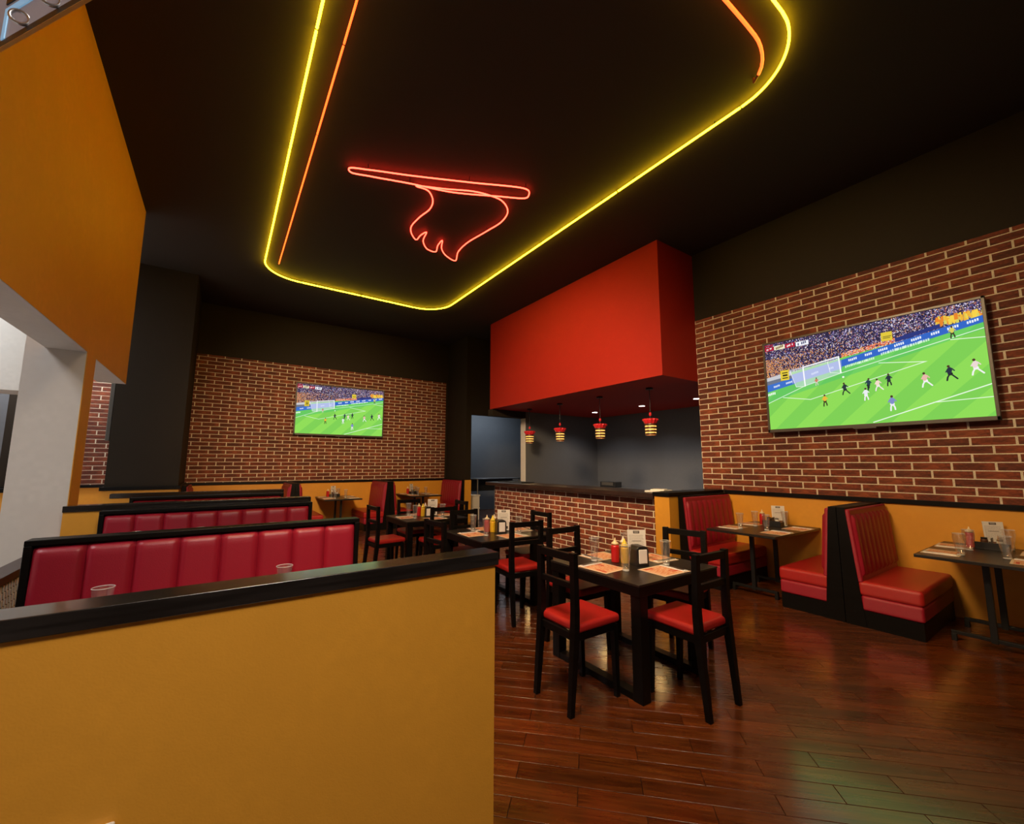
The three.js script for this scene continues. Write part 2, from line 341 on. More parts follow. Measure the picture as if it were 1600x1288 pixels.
{ // red bulkhead hanging over the bar
  const b = struct('red_bulkhead', metreUV(rb(5.45, 9.25, 2.9, CEIL, -8.87, -3.865, 0.003)), mat.redPaint, 'large bright red boxed bulkhead hanging above the bar', 'bulkhead');
}
{ // left side: mustard fascia, white column, other half of the room
  const f = struct('wall_fascia', metreUV(bx(-1.40, -1.12, 2.606, CEIL, -7.55, 3.2)), mat.yellow, 'mustard fascia wall hanging above the opening beside the column', 'wall');
  obj('soffit', metreUV(bx(-1.398, -1.122, 2.603, 2.606, -7.548, 3.2)), mat.white, f);
  const c = thing('column', 'off-white square column with a mustard side under the fascia', 'column'); c.userData.kind = 'structure';
  obj('shaft', metreUV(bx(-1.525, -1.124, 0, 2.603, -5.87, -5.54)), mat.white, c);
  obj('shaft_head', metreUV(bx(-1.525, -1.405, 2.603, CEIL, -5.87, -5.54)), mat.white, c);
  obj('painted_side', metreUV(bx(-1.124, -1.118, 0, 2.603, -5.868, -5.541)), mat.yellow, c);
  const h = struct('wall_side_bulkhead', metreUV(bx(-6.0, -2.44, 2.67, CEIL, -9.75, -9.6)), mat.white, 'white bulkhead wall in the adjoining room beyond the column', 'wall');
  obj('underside', metreUV(bx(-6.0, -2.44, 2.655, 2.67, -10.2, -9.6)), mat.white, h);
  struct('wall_side_back', metreUV(bx(-6.0, -3.2, 0, CEIL, BACKZ - 0.17, BACKZ - 0.015)), mat.blueGrey, 'dark wall of the adjoining room under the white bulkhead', 'wall');
  obj('dado_panel', metreUV(bx(-6.0, -3.2, 0, 1.2, BACKZ - 0.016, BACKZ + 0.005)), mat.yellow, scene.getObjectByName('wall_side_back'));
  const d = thing('low_divider', 'yellow low divider with black cap in the adjoining room beyond the column', 'divider', [0, 0, 0]);
  obj('panel', metreUV(bx(-6.0, -2.5, 0, 1.1, -9.72, -9.6)), mat.yellow, d);
  obj('cap', metreUV(rb(-6.0, -2.48, 1.1, 1.165, -9.75, -9.57, 0.004)), mat.blackWood, d);
  struct('wall_left', metreUV(bx(-6.2, -6.0, 0, CEIL, -13, 3.4)), mat.white, 'pale outer wall of the adjoining room', 'wall');
  struct('wall_rear', metreUV(bx(-6.2, 6.6, 0, CEIL, 3.2, 3.4)), mat.dark, 'charcoal wall behind the seating', 'wall');
  struct('floor_side_bounce', bx(-6.0, -1.42, 0, 0.006, -11.2, 3.2), M([0.62, 0.59, 0.56], 0.5, { map: paint1 }), 'unseen pale floor added in the adjoining room to bounce light onto the soffit', 'floor');  // added out of view, pale so that it bounces light upwards
  // low wall with dark cap running to the column
  const lw = thing('low_mesh_wall', 'low wall with pale metal mesh and a dark wooden cap, running up to the column', 'low wall');
  obj('core', metreUV(bx(-1.235, -1.14, 0, 0.745, -5.37, -1.76)), mat.dark, lw);
  obj('cap', metreUV(rb(-1.25, -1.118, 0.745, 0.80, -5.37, -1.76, 0.003)), mat.darkWoodEdge, lw);
  const cells = [];
  for (let j = 0; j < 15; j++) for (let i = 0; i < 38; i++) cells.push(new RoundedBoxGeometry(0.008, 0.046, 0.021, 1, 0.003).rotateX(0.25).translate(-1.133, 0.03 + j * 0.0485, -5.34 + (i + (j % 2) / 2) * 0.047));
  obj('mesh_panel', cells, M([0.74, 0.70, 0.66], 0.5), lw).userData.kind = 'stuff';
}

// ------------------------------------------------------------------ low walls of the seating
function halfWall(name, label, x0, x1, z0, z1, over = 0.012, capOnly = 0.055) {
  const t = thing(name, label, 'divider');
  obj('panel', metreUV(bx(x0, x1, 0, BR0 - capOnly, z0, z1)), mat.yellow, t);
  obj('cap', metreUV(rb(x0 - over * 0.3, x1 + over, BR0 - capOnly, BR0, z0 - over, z1 + over, 0.003)), mat.capTop, t);
  return t;
}
halfWall('seating_divider', 'wide yellow half wall with thick black cap and a white socket low on it', -1.10, 1.028, -1.717, -1.617);
halfWall('seating_divider', 'yellow half wall with black cap joined to the column behind the second booth seat', -1.117, 0.885, -5.53, -5.40);
halfWall('seating_divider', 'yellow half wall with black cap behind the booth seat by the black pier', -1.09, 0.80, -7.295, -7.17);
{ const t = thing('seating_divider', 'short yellow half wall with black cap joining the bar end to the brick wall', 'divider');
  obj('panel', metreUV(bx(5.03, WALLX - 0.01, 0, 1.112, -3.78, -3.545)), mat.yellow, t);
  obj('cap', metreUV(rb(5.01, WALLX - 0.01, 1.112, BR0, -3.80, -3.535, 0.003)), mat.blackWood, t); }
{ const t = thing('wall_socket', 'small white socket plate low on the wide yellow half wall', 'socket', [-0.235, 0.53, -1.617]);
  obj('plate', rb(-0.075, 0.075, -0.08, 0.08, 0.0, 0.022, 0.006, 2), mat.plastic, t);
  obj('socket_face', new THREE.CylinderGeometry(0.04, 0.04, 0.006, 24).rotateX(Math.PI / 2).translate(0, 0, 0.023), mat.plastic, t); }

// ------------------------------------------------------------------ bar
{
  const b = thing('bar_counter', 'brick-fronted bar with thick dark wooden top under the pendant lamps', 'bar');
  obj('core', metreUV(bx(5.22, 5.62, 0, 1.07, -8.22, -3.81)), mat.grey, b);
  obj('end_panel', metreUV(bx(5.20, 5.62, 0, 1.07, -8.235, -8.22)), mat.grey, b);
  obj('top', metreUV(rb(5.04, 5.72, 1.07, 1.14, -8.37, -3.81, 0.005)), M([0.035, 0.017, 0.013], 0.34, { map: grain1 }), b);
  brickPanel(b, [5.208, 0, -8.22], [0, 0, 1], [-1, 0, 0], 4.41, 0, 1.068, 0.055, 300, { dy: -0.02 });
  const bk = thing('back_counter', 'dark worktop with steel edge standing along the wall behind the bar', 'counter');
  obj('carcass', metreUV(bx(8.45, 9.09, 0, 0.90, -8.7, -4.2)), mat.grey, bk);
  obj('worktop', rb(8.42, 9.09, 0.90, 0.94, -8.72, -4.18, 0.004), mat.steel, bk);
  const t = thing('till', 'small dark till box standing on the worktop behind the bar', 'till', [8.68, 0.94, -7.9]);
  obj('body', rb(-0.13, 0.13, 0, 0.14, -0.27, 0.27, 0.015, 2), mat.plasticBlack, t);
  obj('display', rb(-0.135, -0.12, 0.05, 0.13, -0.2, 0.2, 0.003), mat.tvBezel, t);
  const s = thing('steel_shelf', 'thin steel service shelf in the kitchen passage beyond the bar end', 'shelf', [0, 0, 0]);
  obj('board', rb(6.05, 7.6, 1.10, 1.13, -11.0, -10.5, 0.004), mat.steel, s);
  for (const [x, z] of [[6.1, -10.55], [7.55, -10.55], [6.1, -10.95], [7.55, -10.95]]) obj('leg', cyl([x, 0, z], [x, 1.10, z], 0.02), mat.steel, s);
  obj('under_panel', bx(6.08, 7.57, 0.75, 1.10, -10.94, -10.93), mat.plasticBlack, s);
  const c = thing('plastic_crate', 'white plastic crate standing on the floor in the kitchen passage', 'crate', [5.86, 0, -10.55]);
  obj('body', [rb(-0.19, 0.19, 0, 0.30, -0.2, 0.2, 0.02, 2)], mat.plastic, c);
  obj('lid', rb(-0.2, 0.2, 0.30, 0.345, -0.21, 0.21, 0.01, 2), mat.plastic, c);
  const c2 = dup(c, 'upper white plastic crate stacked on another in the kitchen passage', [5.86, 0.345, -10.55], 0.1);
  const tr_ = thing('serving_tray', 'flat black serving tray lying on the far end of the bar top', 'tray', [5.42, 1.14, -7.7], 0.05);
  obj('base', rb(-0.17, 0.17, 0, 0.006, -0.42, 0.42, 0.003), mat.plasticBlack, tr_);
  obj('rim', [rb(-0.18, -0.168, 0, 0.022, -0.43, 0.43, 0.003), rb(0.168, 0.18, 0, 0.022, -0.43, 0.43, 0.003), rb(-0.18, 0.18, 0, 0.022, -0.43, -0.418, 0.003), rb(-0.18, 0.18, 0, 0.022, 0.418, 0.43, 0.003)], mat.plasticBlack, tr_);
  const pp = thing('paper_stack', 'stack of white papers lying on the bar top beside the yellow half wall', 'papers', [5.5, 1.14, -4.05], 0.15);
  obj('sheet', bx(-0.2, 0.2, 0, 0.02, -0.12, 0.12), mat.napkin, pp); obj('sheet', bx(-0.1, 0.15, 0.02, 0.034, -0.1, 0.1).rotateY(0.3), mat.napkin, pp);
}

// ------------------------------------------------------------------ pendant lamps and downlights of the bar
const glowRing = M([0.6, 0.35, 0.08], 0.5, { emissive: new THREE.Color(1, 0.52, 0.12), emissiveIntensity: 1.5 });
const lampRed = M([0.62, 0.02, 0.03], 0.35);
function pendant(z, which) {
  const t = thing('pendant_lamp', 'red-crowned pendant lamp with glowing yellow bands, ' + which + ' along the bar from the half wall', 'lamp', [6.2, 0, z], R(0, 1), 'pendant lamps in a row above the bar');
  obj('ceiling_rose', tr(new THREE.CylinderGeometry(0.06, 0.066, 0.03, 20), 0, 2.885, 0), mat.plasticBlack, t);
  obj('cord', cyl([0, 2.46, 0], [0, 2.875, 0], 0.006), mat.plasticBlack, t);
  obj('cord_grip', lathe([[0.001, 2.395], [0.02, 2.402], [0.027, 2.43], [0.02, 2.458], [0.001, 2.466]], 14), lampRed, t);
  obj('stem', cyl([0, 2.33, 0], [0, 2.40, 0], 0.008), mat.plasticBlack, t);
  const crown = new THREE.LatheGeometry([[0.02, 2.352], [0.10, 2.350], [0.127, 2.342], [0.132, 2.318], [0.116, 2.304], [0.104, 2.262], [0.088, 2.254], [0.02, 2.262]].map(p => new THREE.Vector2(...p)), 60);
  const p = crown.attributes.position; for (let i = 0; i < p.count; i++) { const x = p.getX(i), y = p.getY(i), zz = p.getZ(i), r = Math.hypot(x, zz); if (r > 0.09 && y > 2.28) { const k = 1 + 0.075 * Math.cos(Math.atan2(zz, x) * 12); p.setXYZ(i, x * k, y, zz * k); } }
  crown.computeVertexNormals(); obj('crown', crown, lampRed, t);
  obj('cage', [0, 1, 2, 3, 4, 5].map(i => { const a = i * Math.PI / 3; return cyl([0.104 * Math.cos(a), 2.262, 0.104 * Math.sin(a)], [0.100 * Math.cos(a), 2.075, 0.100 * Math.sin(a)], 0.003, 6); }), mat.blackMetal, t);
  [[2.212, 0.096], [2.156, 0.095], [2.100, 0.093]].forEach(([y, r]) => obj('glowing_band', lathe([[r - 0.008, y - 0.010], [r, y - 0.009], [r, y + 0.008], [r - 0.008, y + 0.009], [r - 0.008, y - 0.010]], 28), glowRing, t));
  [[2.240, 0.097], [2.184, 0.096], [2.128, 0.095], [2.074, 0.092]].forEach(([y, r]) => obj('band_spacer', lathe([[r - 0.006, y - 0.017], [r, y - 0.017], [r, y + 0.017], [r - 0.006, y + 0.017]], 24), mat.brown, t));
  point([1, 0.62, 0.22], L.pendant, [6.2, 2.03, z], 2.5);
}
[[-4.68, 'first'], [-5.88, 'second'], [-7.09, 'third'], [-8.22, 'last']].forEach(([z, w]) => pendant(z, w));
const lampWhite = M([0.9, 0.9, 0.9], 0.4, { emissive: new THREE.Color(1, 0.97, 0.92), emissiveIntensity: 14 });
for (const [z, which] of [[-7.78, 'beside the passage end'], [-6.27, 'midway along'], [-4.89, 'beside the brick wall end']]) {
  const t = thing('recessed_downlight', 'round white recessed downlight under the red bulkhead, ' + which, 'downlight', [8.01, 2.9, z], 0, 'downlights under the red bulkhead');
  obj('trim_ring', lathe([[0.062, 0], [0.066, -0.006], [0.080, -0.004], [0.082, 0]], 24), mat.plastic, t);
  obj('lens', tr(new THREE.CylinderGeometry(0.062, 0.062, 0.006, 24), 0, -0.004, 0), lampWhite, t);
  spot([1, 0.96, 0.90], L.bar, [8.01, 2.885, z], [8.01, 0, z], 1.15, 0.8, 2.4);
}
{ // passage lamp above the door head
  const t = thing('passage_light', 'white ceiling light panel above the kitchen passage', 'light');
  obj('housing', bx(6.0, 8.2, 3.62, 3.68, -11.9, -11.2), mat.plastic, t);
  obj('diffuser', bx(6.04, 8.16, 3.612, 3.62, -11.86, -11.24), M([0.9, 0.9, 0.9], 0.5, { emissive: new THREE.Color(0.85, 0.93, 1), emissiveIntensity: 2 }), t);
  for (const x of [6.2, 8.0]) obj('rod', cyl([x, 3.68, -11.5], [x, CEIL, -11.5], 0.008), mat.blackMetal, t);
  rectLight([0.80, 0.90, 1], L.corridor, 2.1, 0.6, [7.1, 3.60, -11.55], [0, -1, 0], [1, 0, 0]);
}

// ------------------------------------------------------------------ neon on the ceiling
const NY = 5.048;
const neonYellow = M([0.5, 0.4, 0.1], 0.4, { emissive: new THREE.Color(1, 0.66, 0.009), emissiveIntensity: L.neonTube });
const neonRed = M([0.5, 0.1, 0.03], 0.4, { emissive: new THREE.Color(1, 0.070, 0.011), emissiveIntensity: L.redTube });
const neonSign = M([0.5, 0.1, 0.05], 0.4, { emissive: new THREE.Color(1, 0.034, 0.018), emissiveIntensity: L.signTube });
const yellowLight = [1, 0.68, 0.30], redLight = [1, 0.14, 0.03];
function neonPath(name, parent, paths, r, material, color, strength, stripW, up) {
  for (const P of paths) {
    const a = P.map(([x, z]) => [x, NY, z]);
    obj('glass_tube', P.length === 2 ? cyl(a[0], a[1], r, 10) : tube(a, r, Math.max(12, P.length * 5), 10), material, parent);
    for (let i = 0; i + 1 < P.length; i++) {                       // lamp strips just under the glass
      const [x0, z0] = P[i], [x1, z1] = P[i + 1], len = Math.hypot(x1 - x0, z1 - z0);
      if (len > 0.25 && strength) rectLight(color, strength, len, stripW, [(x0 + x1) / 2, NY - r - 0.004, (z0 + z1) / 2], [0, -1, 0], [x1 - x0, 0, z1 - z0]);
      const n = Math.max(1, Math.round(len / 0.55));
      if (len > 0.3) for (let k = 0; k < n; k++) { const f = (k + 0.5) / n; obj('tube_clip', [cyl([x0 + (x1 - x0) * f, NY, z0 + (z1 - z0) * f], [x0 + (x1 - x0) * f, CEIL - 0.002, z0 + (z1 - z0) * f], 0.005, 6)], mat.plasticBlack, parent); }
    }
  }
}
{
  const X0 = 0.393, X1 = 3.977, Z0 = -8.76, Z1 = -1.164, rr = 0.63;
  const arc = (cx, cz, a0, a1) => { const o = []; for (let i = 0; i <= 8; i++) { const a = a0 + (a1 - a0) * i / 8; o.push([cx + rr * Math.cos(a), cz + rr * Math.sin(a)]); } return o; };
  const t = thing('neon_outline', 'glowing yellow neon tube outline with rounded corners on the ceiling', 'neon light');
  const H = Math.PI / 2, g = 0.03, seg = [];
  const line = (x0, z0, x1, z1, n) => { for (let i = 0; i < n; i++) { const f0 = i / n, f1 = (i + 1) / n, d = g / Math.hypot(x1 - x0, z1 - z0); seg.push([[x0 + (x1 - x0) * (f0 + d / 2), z0 + (z1 - z0) * (f0 + d / 2)], [x0 + (x1 - x0) * (f1 - d / 2), z0 + (z1 - z0) * (f1 - d / 2)]]); } };
  line(X0, Z0 + rr, X0, Z1 - rr, 4); line(X0 + rr, Z0, X1 - rr, Z0, 2); line(X1, Z0 + rr, X1, Z1 - rr, 4); line(X0 + rr, Z1, X1 - rr, Z1, 2);
  seg.push(arc(X0 + rr, Z0 + rr, Math.PI, 1.5 * Math.PI), arc(X1 - rr, Z0 + rr, 1.5 * Math.PI, 2 * Math.PI), arc(X1 - rr, Z1 - rr, 0, H), arc(X0 + rr, Z1 - rr, H, Math.PI));
  neonPath('yellow', t, seg, 0.0105, neonYellow, yellowLight, L.neonStrip, 0.022);
  const t2 = thing('neon_inner_line', 'orange-red neon tube running inside the yellow outline on the ceiling', 'neon light', [0, 0, 0]);
  const q = []; for (let i = 0; i < 5; i++) { const a = -8.145 + i * 1.19; q.push([[0.605, a + 0.012], [0.605, a + 1.178]]); }
  neonPath('red', t2, q, 0.0085, neonRed, redLight, L.redStrip, 0.018);
  const t3 = thing('neon_inner_line', 'short orange-red neon tube with bent end inside the rounded ceiling corner', 'neon light');
  neonPath('red', t3, [[[1.3, -1.376], [2.2, -1.376], [3.276, -1.373], [3.447, -1.383], [3.588, -1.421], [3.689, -1.472], [3.75, -1.527]]], 0.013, neonRed, redLight, L.redStrip, 0.02);
  obj('electrode', [cyl([3.75, NY, -1.527], [3.80, NY, -1.593], 0.012), cyl([3.80, NY, -1.593], [3.80, CEIL, -1.593], 0.01)], M([0.25, 0.06, 0.03], 0.5), t3);
  obj('electrode', [cyl([1.3, NY, -1.376], [1.24, NY, -1.376], 0.012), cyl([1.24, NY, -1.376], [1.24, CEIL, -1.376], 0.01)], M([0.25, 0.06, 0.03], 0.5), t3);
  // sign: a tray held on an open hand
  const s = thing('neon_sign', 'red neon sign of a hand holding up a flat tray on the ceiling', 'neon sign');
  const y = NY - 0.006;
  const tray = [[1.0, -4.87], [1.2, -4.765], [1.65, -4.575], [2.3, -4.275], [2.95, -3.975], [3.02, -3.99], [3.075, -4.10], [3.05, -4.14], [2.75, -4.30], [2.2, -4.575], [1.7, -4.72], [1.25, -4.87], [1.03, -4.93]];
  obj('tray_tube', tube(tray.map(([a, b]) => [a + 0.013, y, b - 0.029]), 0.0085, 150, 8, true), neonSign, s);
  const hand = [[1.778, -4.72], [1.932, -4.715], [2.067, -4.857], [2.119, -5.059], [2.078, -5.345], [2.072, -5.646], [2.151, -5.824], [2.271, -5.943], [2.277, -5.78], [2.314, -5.646], [2.376, -5.916], [2.538, -6.117], [2.676, -6.123], [2.624, -5.909], [2.615, -5.726], [2.718, -5.967], [2.88, -6.138], [3.086, -6.213], [2.988, -5.905], [2.973, -5.57], [3.051, -5.111], [3.1, -4.749], [3.03, -4.497], [2.84, -4.352], [2.637, -4.346], [2.427, -4.397], [2.13, -4.548]];
  obj('hand_tube', tube(hand.map(([a, b]) => [a + 0.015, y, b - 0.032]), 0.0085, 300, 8, true), neonSign, s);
  for (const [a, b] of [[1.2, -4.765], [2.3, -4.275], [2.95, -3.975], [1.7, -4.72], [2.072, -5.646], [2.538, -6.117], [3.051, -5.111], [2.88, -6.138], [2.84, -4.352]]) obj('tube_clip', cyl([a, y, b], [a, CEIL, b], 0.005, 6), mat.plasticBlack, s);
  rectLight([1, 0.05, 0.03], L.redStrip * 0.5, 2.3, 0.03, [2.05, y - 0.03, -4.45], [0, -1, 0], [2.05, 0, 0.93]);
  rectLight([1, 0.05, 0.03], L.redStrip * 0.5, 1.6, 0.03, [3.03, y - 0.03, -5.3], [0, -1, 0], [0, 0, 1]);
  rectLight([1, 0.05, 0.03], L.redStrip * 0.5, 1.2, 0.03, [2.1, y - 0.03, -5.4], [0, -1, 0], [0, 0, 1]);
}

// ------------------------------------------------------------------ lamps outside the picture: spotlights read off lit faces, one added; adjoining-room panels
function panelLamp(label, x, z, w, d, color, k) {
  const t = thing('ceiling_panel_light', label, 'light', [x, CEIL, z]);
  obj('housing', bx(-w / 2 - 0.03, w / 2 + 0.03, -0.07, 0, -d / 2 - 0.03, d / 2 + 0.03), mat.plastic, t);
  const e = M([0.9, 0.9, 0.9], 0.5, { emissive: new THREE.Color(...color), emissiveIntensity: 3 });
  obj('diffuser', bx(-w / 2, w / 2, -0.078, -0.07, -d / 2, d / 2), e, t);
  rectLight(color, k, w, d, [x, CEIL - 0.09, z], [0, -1, 0], [1, 0, 0]);
}
function trackSpot(label, pos, to, angle, cd, color) {
  const t = thing('track_spotlight', label, 'spotlight', pos);
  const d = new THREE.Vector3(...to).sub(new THREE.Vector3(...pos)).normalize(), q = new THREE.Quaternion().setFromUnitVectors(new THREE.Vector3(0, -1, 0), d);
  const can = lathe([[0.0, 0.16], [0.05, 0.16], [0.06, 0.15], [0.07, 0.0], [0.064, 0.0], [0.056, 0.02], [0.0, 0.03]], 24); can.applyQuaternion(q); obj('can', can, mat.plasticBlack, t);
  const lens = new THREE.CylinderGeometry(0.056, 0.056, 0.004, 24); lens.translate(0, 0.012, 0); lens.applyQuaternion(q);
  obj('lens', lens, M([0.9, 0.9, 0.9], 0.5, { emissive: new THREE.Color(...color), emissiveIntensity: 6 }), t);
  obj('arm', cyl([0, 0.05, 0], [0, CEIL - pos[1], 0], 0.012), mat.plasticBlack, t);
  spot(color, cd * L.spots, [pos[0] + d.x * 0.02, pos[1] + d.y * 0.02, pos[2] + d.z * 0.02], to, angle, 0.9, 28);
}
const warm = [1, 0.70, 0.40];
trackSpot('ceiling spotlight turned to the brick wall with the big television', [-0.30, 4.85, -2.30], [6.4, 1.7, -1.9], 0.56, 84, warm);
trackSpot('ceiling spotlight turned to the red bulkhead and the bar', [-0.30, 4.85, -2.55], [5.4, 2.5, -6.0], 0.46, 255, warm);
trackSpot('ceiling spotlight turned to the brick end wall', [0.10, 4.85, -2.0], [2.4, 1.8, -11.2], 0.40, 215, warm);
trackSpot('ceiling spotlight turned to the square tables', [0.15, 4.85, -1.75], [2.8, 0.5, -3.6], 0.70, 70, warm);
trackSpot('added unseen spotlight brightening the wall booths under the big television', [2.0, 4.85, 0.8], [5.6, 0.6, -1.8], 0.6, 22, warm);  // added lamp, lifts the bench backs and floor on this side
trackSpot('ceiling spotlight turned to the wide yellow half wall', [0.6, 4.85, 1.2], [0.2, 0.5, -1.7], 0.75, 45, [1, 0.86, 0.72]);
trackSpot('ceiling spotlight turned to the panelled booth seats', [0.3, 4.85, 0.4], [0.0, 0.8, -4.2], 0.55, 22, [1, 0.90, 0.84]);
panelLamp('cool ceiling light panel in the adjoining room near the low mesh wall', -3.3, -2.6, 1.2, 0.6, [1, 0.965, 0.955], L.side);
panelLamp('cool ceiling light panel in the adjoining room facing the white bulkhead', -4.4, -8.6, 1.2, 0.6, [0.90, 0.97, 1], L.side * 1.3);
panelLamp('cool ceiling light panel behind the white bulkhead', -2.9, -10.45, 0.9, 0.4, [1, 0.96, 0.96], L.side * 2.6);

// ------------------------------------------------------------------ televisions
function footballTexture() {
  const W = 1280, H = 760, c = document.createElement('canvas'); c.width = W; c.height = H; const g = c.getContext('2d');
  const X = u => u * W, Y = v => v * H;
  g.fillStyle = '#84d656'; g.fillRect(0, 0, W, H);
  for (let i = 0; i < 14; i++) { g.fillStyle = i % 2 ? '#8edc58' : '#7dd055'; g.beginPath(); g.moveTo(i * 150 - 560, H); g.lineTo(i * 150 - 410, H); g.lineTo(i * 150 + 300, 60); g.lineTo(i * 150 + 150, 60); g.fill(); }
  g.fillStyle = 'rgba(70,190,110,0.45)'; g.beginPath(); g.moveTo(0, Y(0.45)); g.lineTo(W, Y(0.12)); g.lineTo(W, Y(0.26)); g.lineTo(0, Y(0.69)); g.fill();
  let s = 77; const rr = () => { s = (s * 1103515245 + 12345) & 0x7fffffff; return s / 0x7fffffff; };
  const edge = x => Y(0.40 - 0.235 * x / W);                   // foot of the stand
  g.fillStyle = '#2c2646'; g.beginPath(); g.moveTo(0, 0); g.lineTo(W, 0); g.lineTo(W, edge(W)); g.lineTo(0, edge(0)); g.fill();
  const cols = ['#2a2444', '#1f1c3a', '#e6e0f0', '#d3a888', '#b8acd2', '#d98a5a', '#544a8c', '#f2ecf2', '#a8667e', '#6f66ac', '#231d34', '#37345e', '#8a80b8', '#1a1830'];
  for (let i = 0; i < 14000; i++) { const x = rr() * W, y = rr() * edge(x); g.fillStyle = cols[Math.floor(rr() * cols.length)]; const k = 2.5 + rr() * 4; g.fillRect(x, y, k, k * 1.25); }
  for (let i = 0; i < 620; i++) { const x = rr() * rr() * 620, y = edge(x) * (0.45 + 0.55 * rr()); g.fillStyle = ['#e8a05a', '#f2b26a', '#d98048'][i % 3]; g.fillRect(x, y, 5, 7); }
  for (let i = 0; i < 420; i++) { const x = X(0.42) + rr() * X(0.28), y = edge(x) - 4 - rr() * 34; g.fillStyle = ['#e8603c', '#f2785a', '#f0b05c', '#f4d8c8'][i % 4]; g.fillRect(x, y, 6, 7); }
  for (let i = 0; i < 90; i++) { g.fillStyle = ['#f0b53a', '#e8862c', '#f6d24a', '#d8d060'][i % 4]; g.fillRect(X(0.83) + rr() * X(0.17), Y(0.075) + rr() * 40, 8 + rr() * 10, 22 + rr() * 22); }
  g.fillStyle = '#e2c83c'; g.fillRect(X(0.612), Y(0.125), 62, 66); g.fillStyle = '#6a6228'; g.fillRect(X(0.62), Y(0.165), 46, 5); g.fillRect(X(0.62), Y(0.18), 40, 5);
  const band = (u0, v0, u1, v1, h, col) => { g.fillStyle = col; g.beginPath(); g.moveTo(X(u0), Y(v0)); g.lineTo(X(u1), Y(v1)); g.lineTo(X(u1), Y(v1 + h)); g.lineTo(X(u0), Y(v0 + h * 1.15)); g.fill(); };
  band(0, 0.40, 0.15, 0.355, 0.075, '#c9cad0'); band(0, 0.44, 0.17, 0.40, 0.045, '#6d7486'); band(0, 0.485, 0.17, 0.435, 0.07, '#3a70cc'); band(0.15, 0.40, 0.42, 0.325, 0.09, '#7f92d6'); band(0.42, 0.325, 1, 0.14, 0.062, '#2f66c8'); band(0.67, 0.20, 0.85, 0.145, 0.036, '#27357e');
  g.fillStyle = '#e6cc3c'; g.fillRect(X(0.085), Y(0.335), 64, 88); g.fillStyle = '#2a2618'; g.fillRect(X(0.095), Y(0.36), 42, 8); g.fillRect(X(0.098), Y(0.385), 36, 14); g.fillRect(X(0.095), Y(0.42), 42, 8);
  const words = (u0, v0, u1, v1, n, col, k) => { g.fillStyle = col; for (let i = 0; i < n; i++) { const f = (i + 0.5) / n, x = X(u0 + (u1 - u0) * f), y = Y(v0 + (v1 - v0) * f); for (let j = 0; j < 5; j++) { if (rr() < 0.12) continue; g.fillRect(x - 24 * k + j * 10 * k, y - 8 * k + rr() * 3 - j * 2 * k, 7 * k, 16 * k); } } };
  words(0.02, 0.52, 0.17, 0.475, 2, '#e8f0ff', 1); words(0.24, 0.435, 0.40, 0.385, 2, '#d8e4ff', 1); words(0.44, 0.35, 1, 0.17, 8, '#f4f8ff', 1.1);
  words(0.44, 0.405, 0.57, 0.365, 4, 'rgba(240,255,240,0.8)', 1.1); words(0.61, 0.335, 0.80, 0.275, 6, 'rgba(240,255,240,0.8)', 1.15); words(0.005, 0.60, 0.04, 0.59, 1, '#f4fff4', 1.3);
  g.strokeStyle = '#e8fae4'; g.lineWidth = 5; const ln = (...p) => { g.beginPath(); g.moveTo(X(p[0]), Y(p[1])); for (let i = 2; i < p.length; i += 2) g.lineTo(X(p[i]), Y(p[i + 1])); g.stroke(); };
  ln(0, 0.695, 0.22, 0.545, 0.41, 0.462, 1, 0.25); ln(0.09, 0.645, 0.245, 0.70, 0.78, 0.467, 0.59, 0.415); g.lineWidth = 7; ln(0.54, 0.99, 1, 0.73); g.lineWidth = 5; ln(0.79, 0.845, 1, 0.838); ln(0.88, 0.305, 1, 0.33);
  g.fillStyle = 'rgba(222,228,250,0.55)'; g.beginPath(); for (const [u, v] of [[0.14, 0.35], [0.22, 0.335], [0.41, 0.29], [0.415, 0.455], [0.225, 0.545], [0.172, 0.545]]) g.lineTo(X(u), Y(v)); g.fill();
  g.strokeStyle = '#ffffff'; g.lineWidth = 9; ln(0.222, 0.55, 0.218, 0.335, 0.408, 0.285, 0.413, 0.462); g.lineWidth = 3; ln(0.14, 0.345, 0.218, 0.335); ln(0.14, 0.345, 0.172, 0.545, 0.222, 0.55); ln(0.35, 0.32, 0.36, 0.44, 0.41, 0.46);
  const man = (u, v, k, top, low, lean) => {
    const x = X(u), y = Y(v) - 8 * k; const q = lean || 0;
    g.lineCap = 'round'; g.strokeStyle = low; g.lineWidth = 6.5 * k; g.beginPath(); g.moveTo(x - 3 * k, y + 20 * k); g.lineTo(x - (7 + q * 4) * k, y + 36 * k); g.lineTo(x - (8 + q * 6) * k, y + 52 * k); g.moveTo(x + 3 * k, y + 20 * k); g.lineTo(x + (9 + q * 6) * k, y + 36 * k); g.lineTo(x + (10 + q * 14) * k, y + 48 * k); g.stroke();
    g.fillStyle = low; g.beginPath(); g.ellipse(x, y + 18 * k, 9.5 * k, 9 * k, 0, 0, 7); g.fill();
    g.fillStyle = top; g.beginPath(); g.ellipse(x - q * 2 * k, y, 10 * k, 18 * k, 0.12 * q, 0, 7); g.fill(); g.strokeStyle = top; g.lineWidth = 5 * k; g.beginPath(); g.moveTo(x - 7 * k, y - 10 * k); g.lineTo(x - 15 * k, y + 6 * k); g.moveTo(x + 7 * k, y - 10 * k); g.lineTo(x + 16 * k, y + 3 * k); g.stroke();
    g.fillStyle = '#4a3226'; g.beginPath(); g.ellipse(x - q * 4 * k, y - 23 * k, 5.5 * k, 6.5 * k, 0, 0, 7); g.fill();
  };
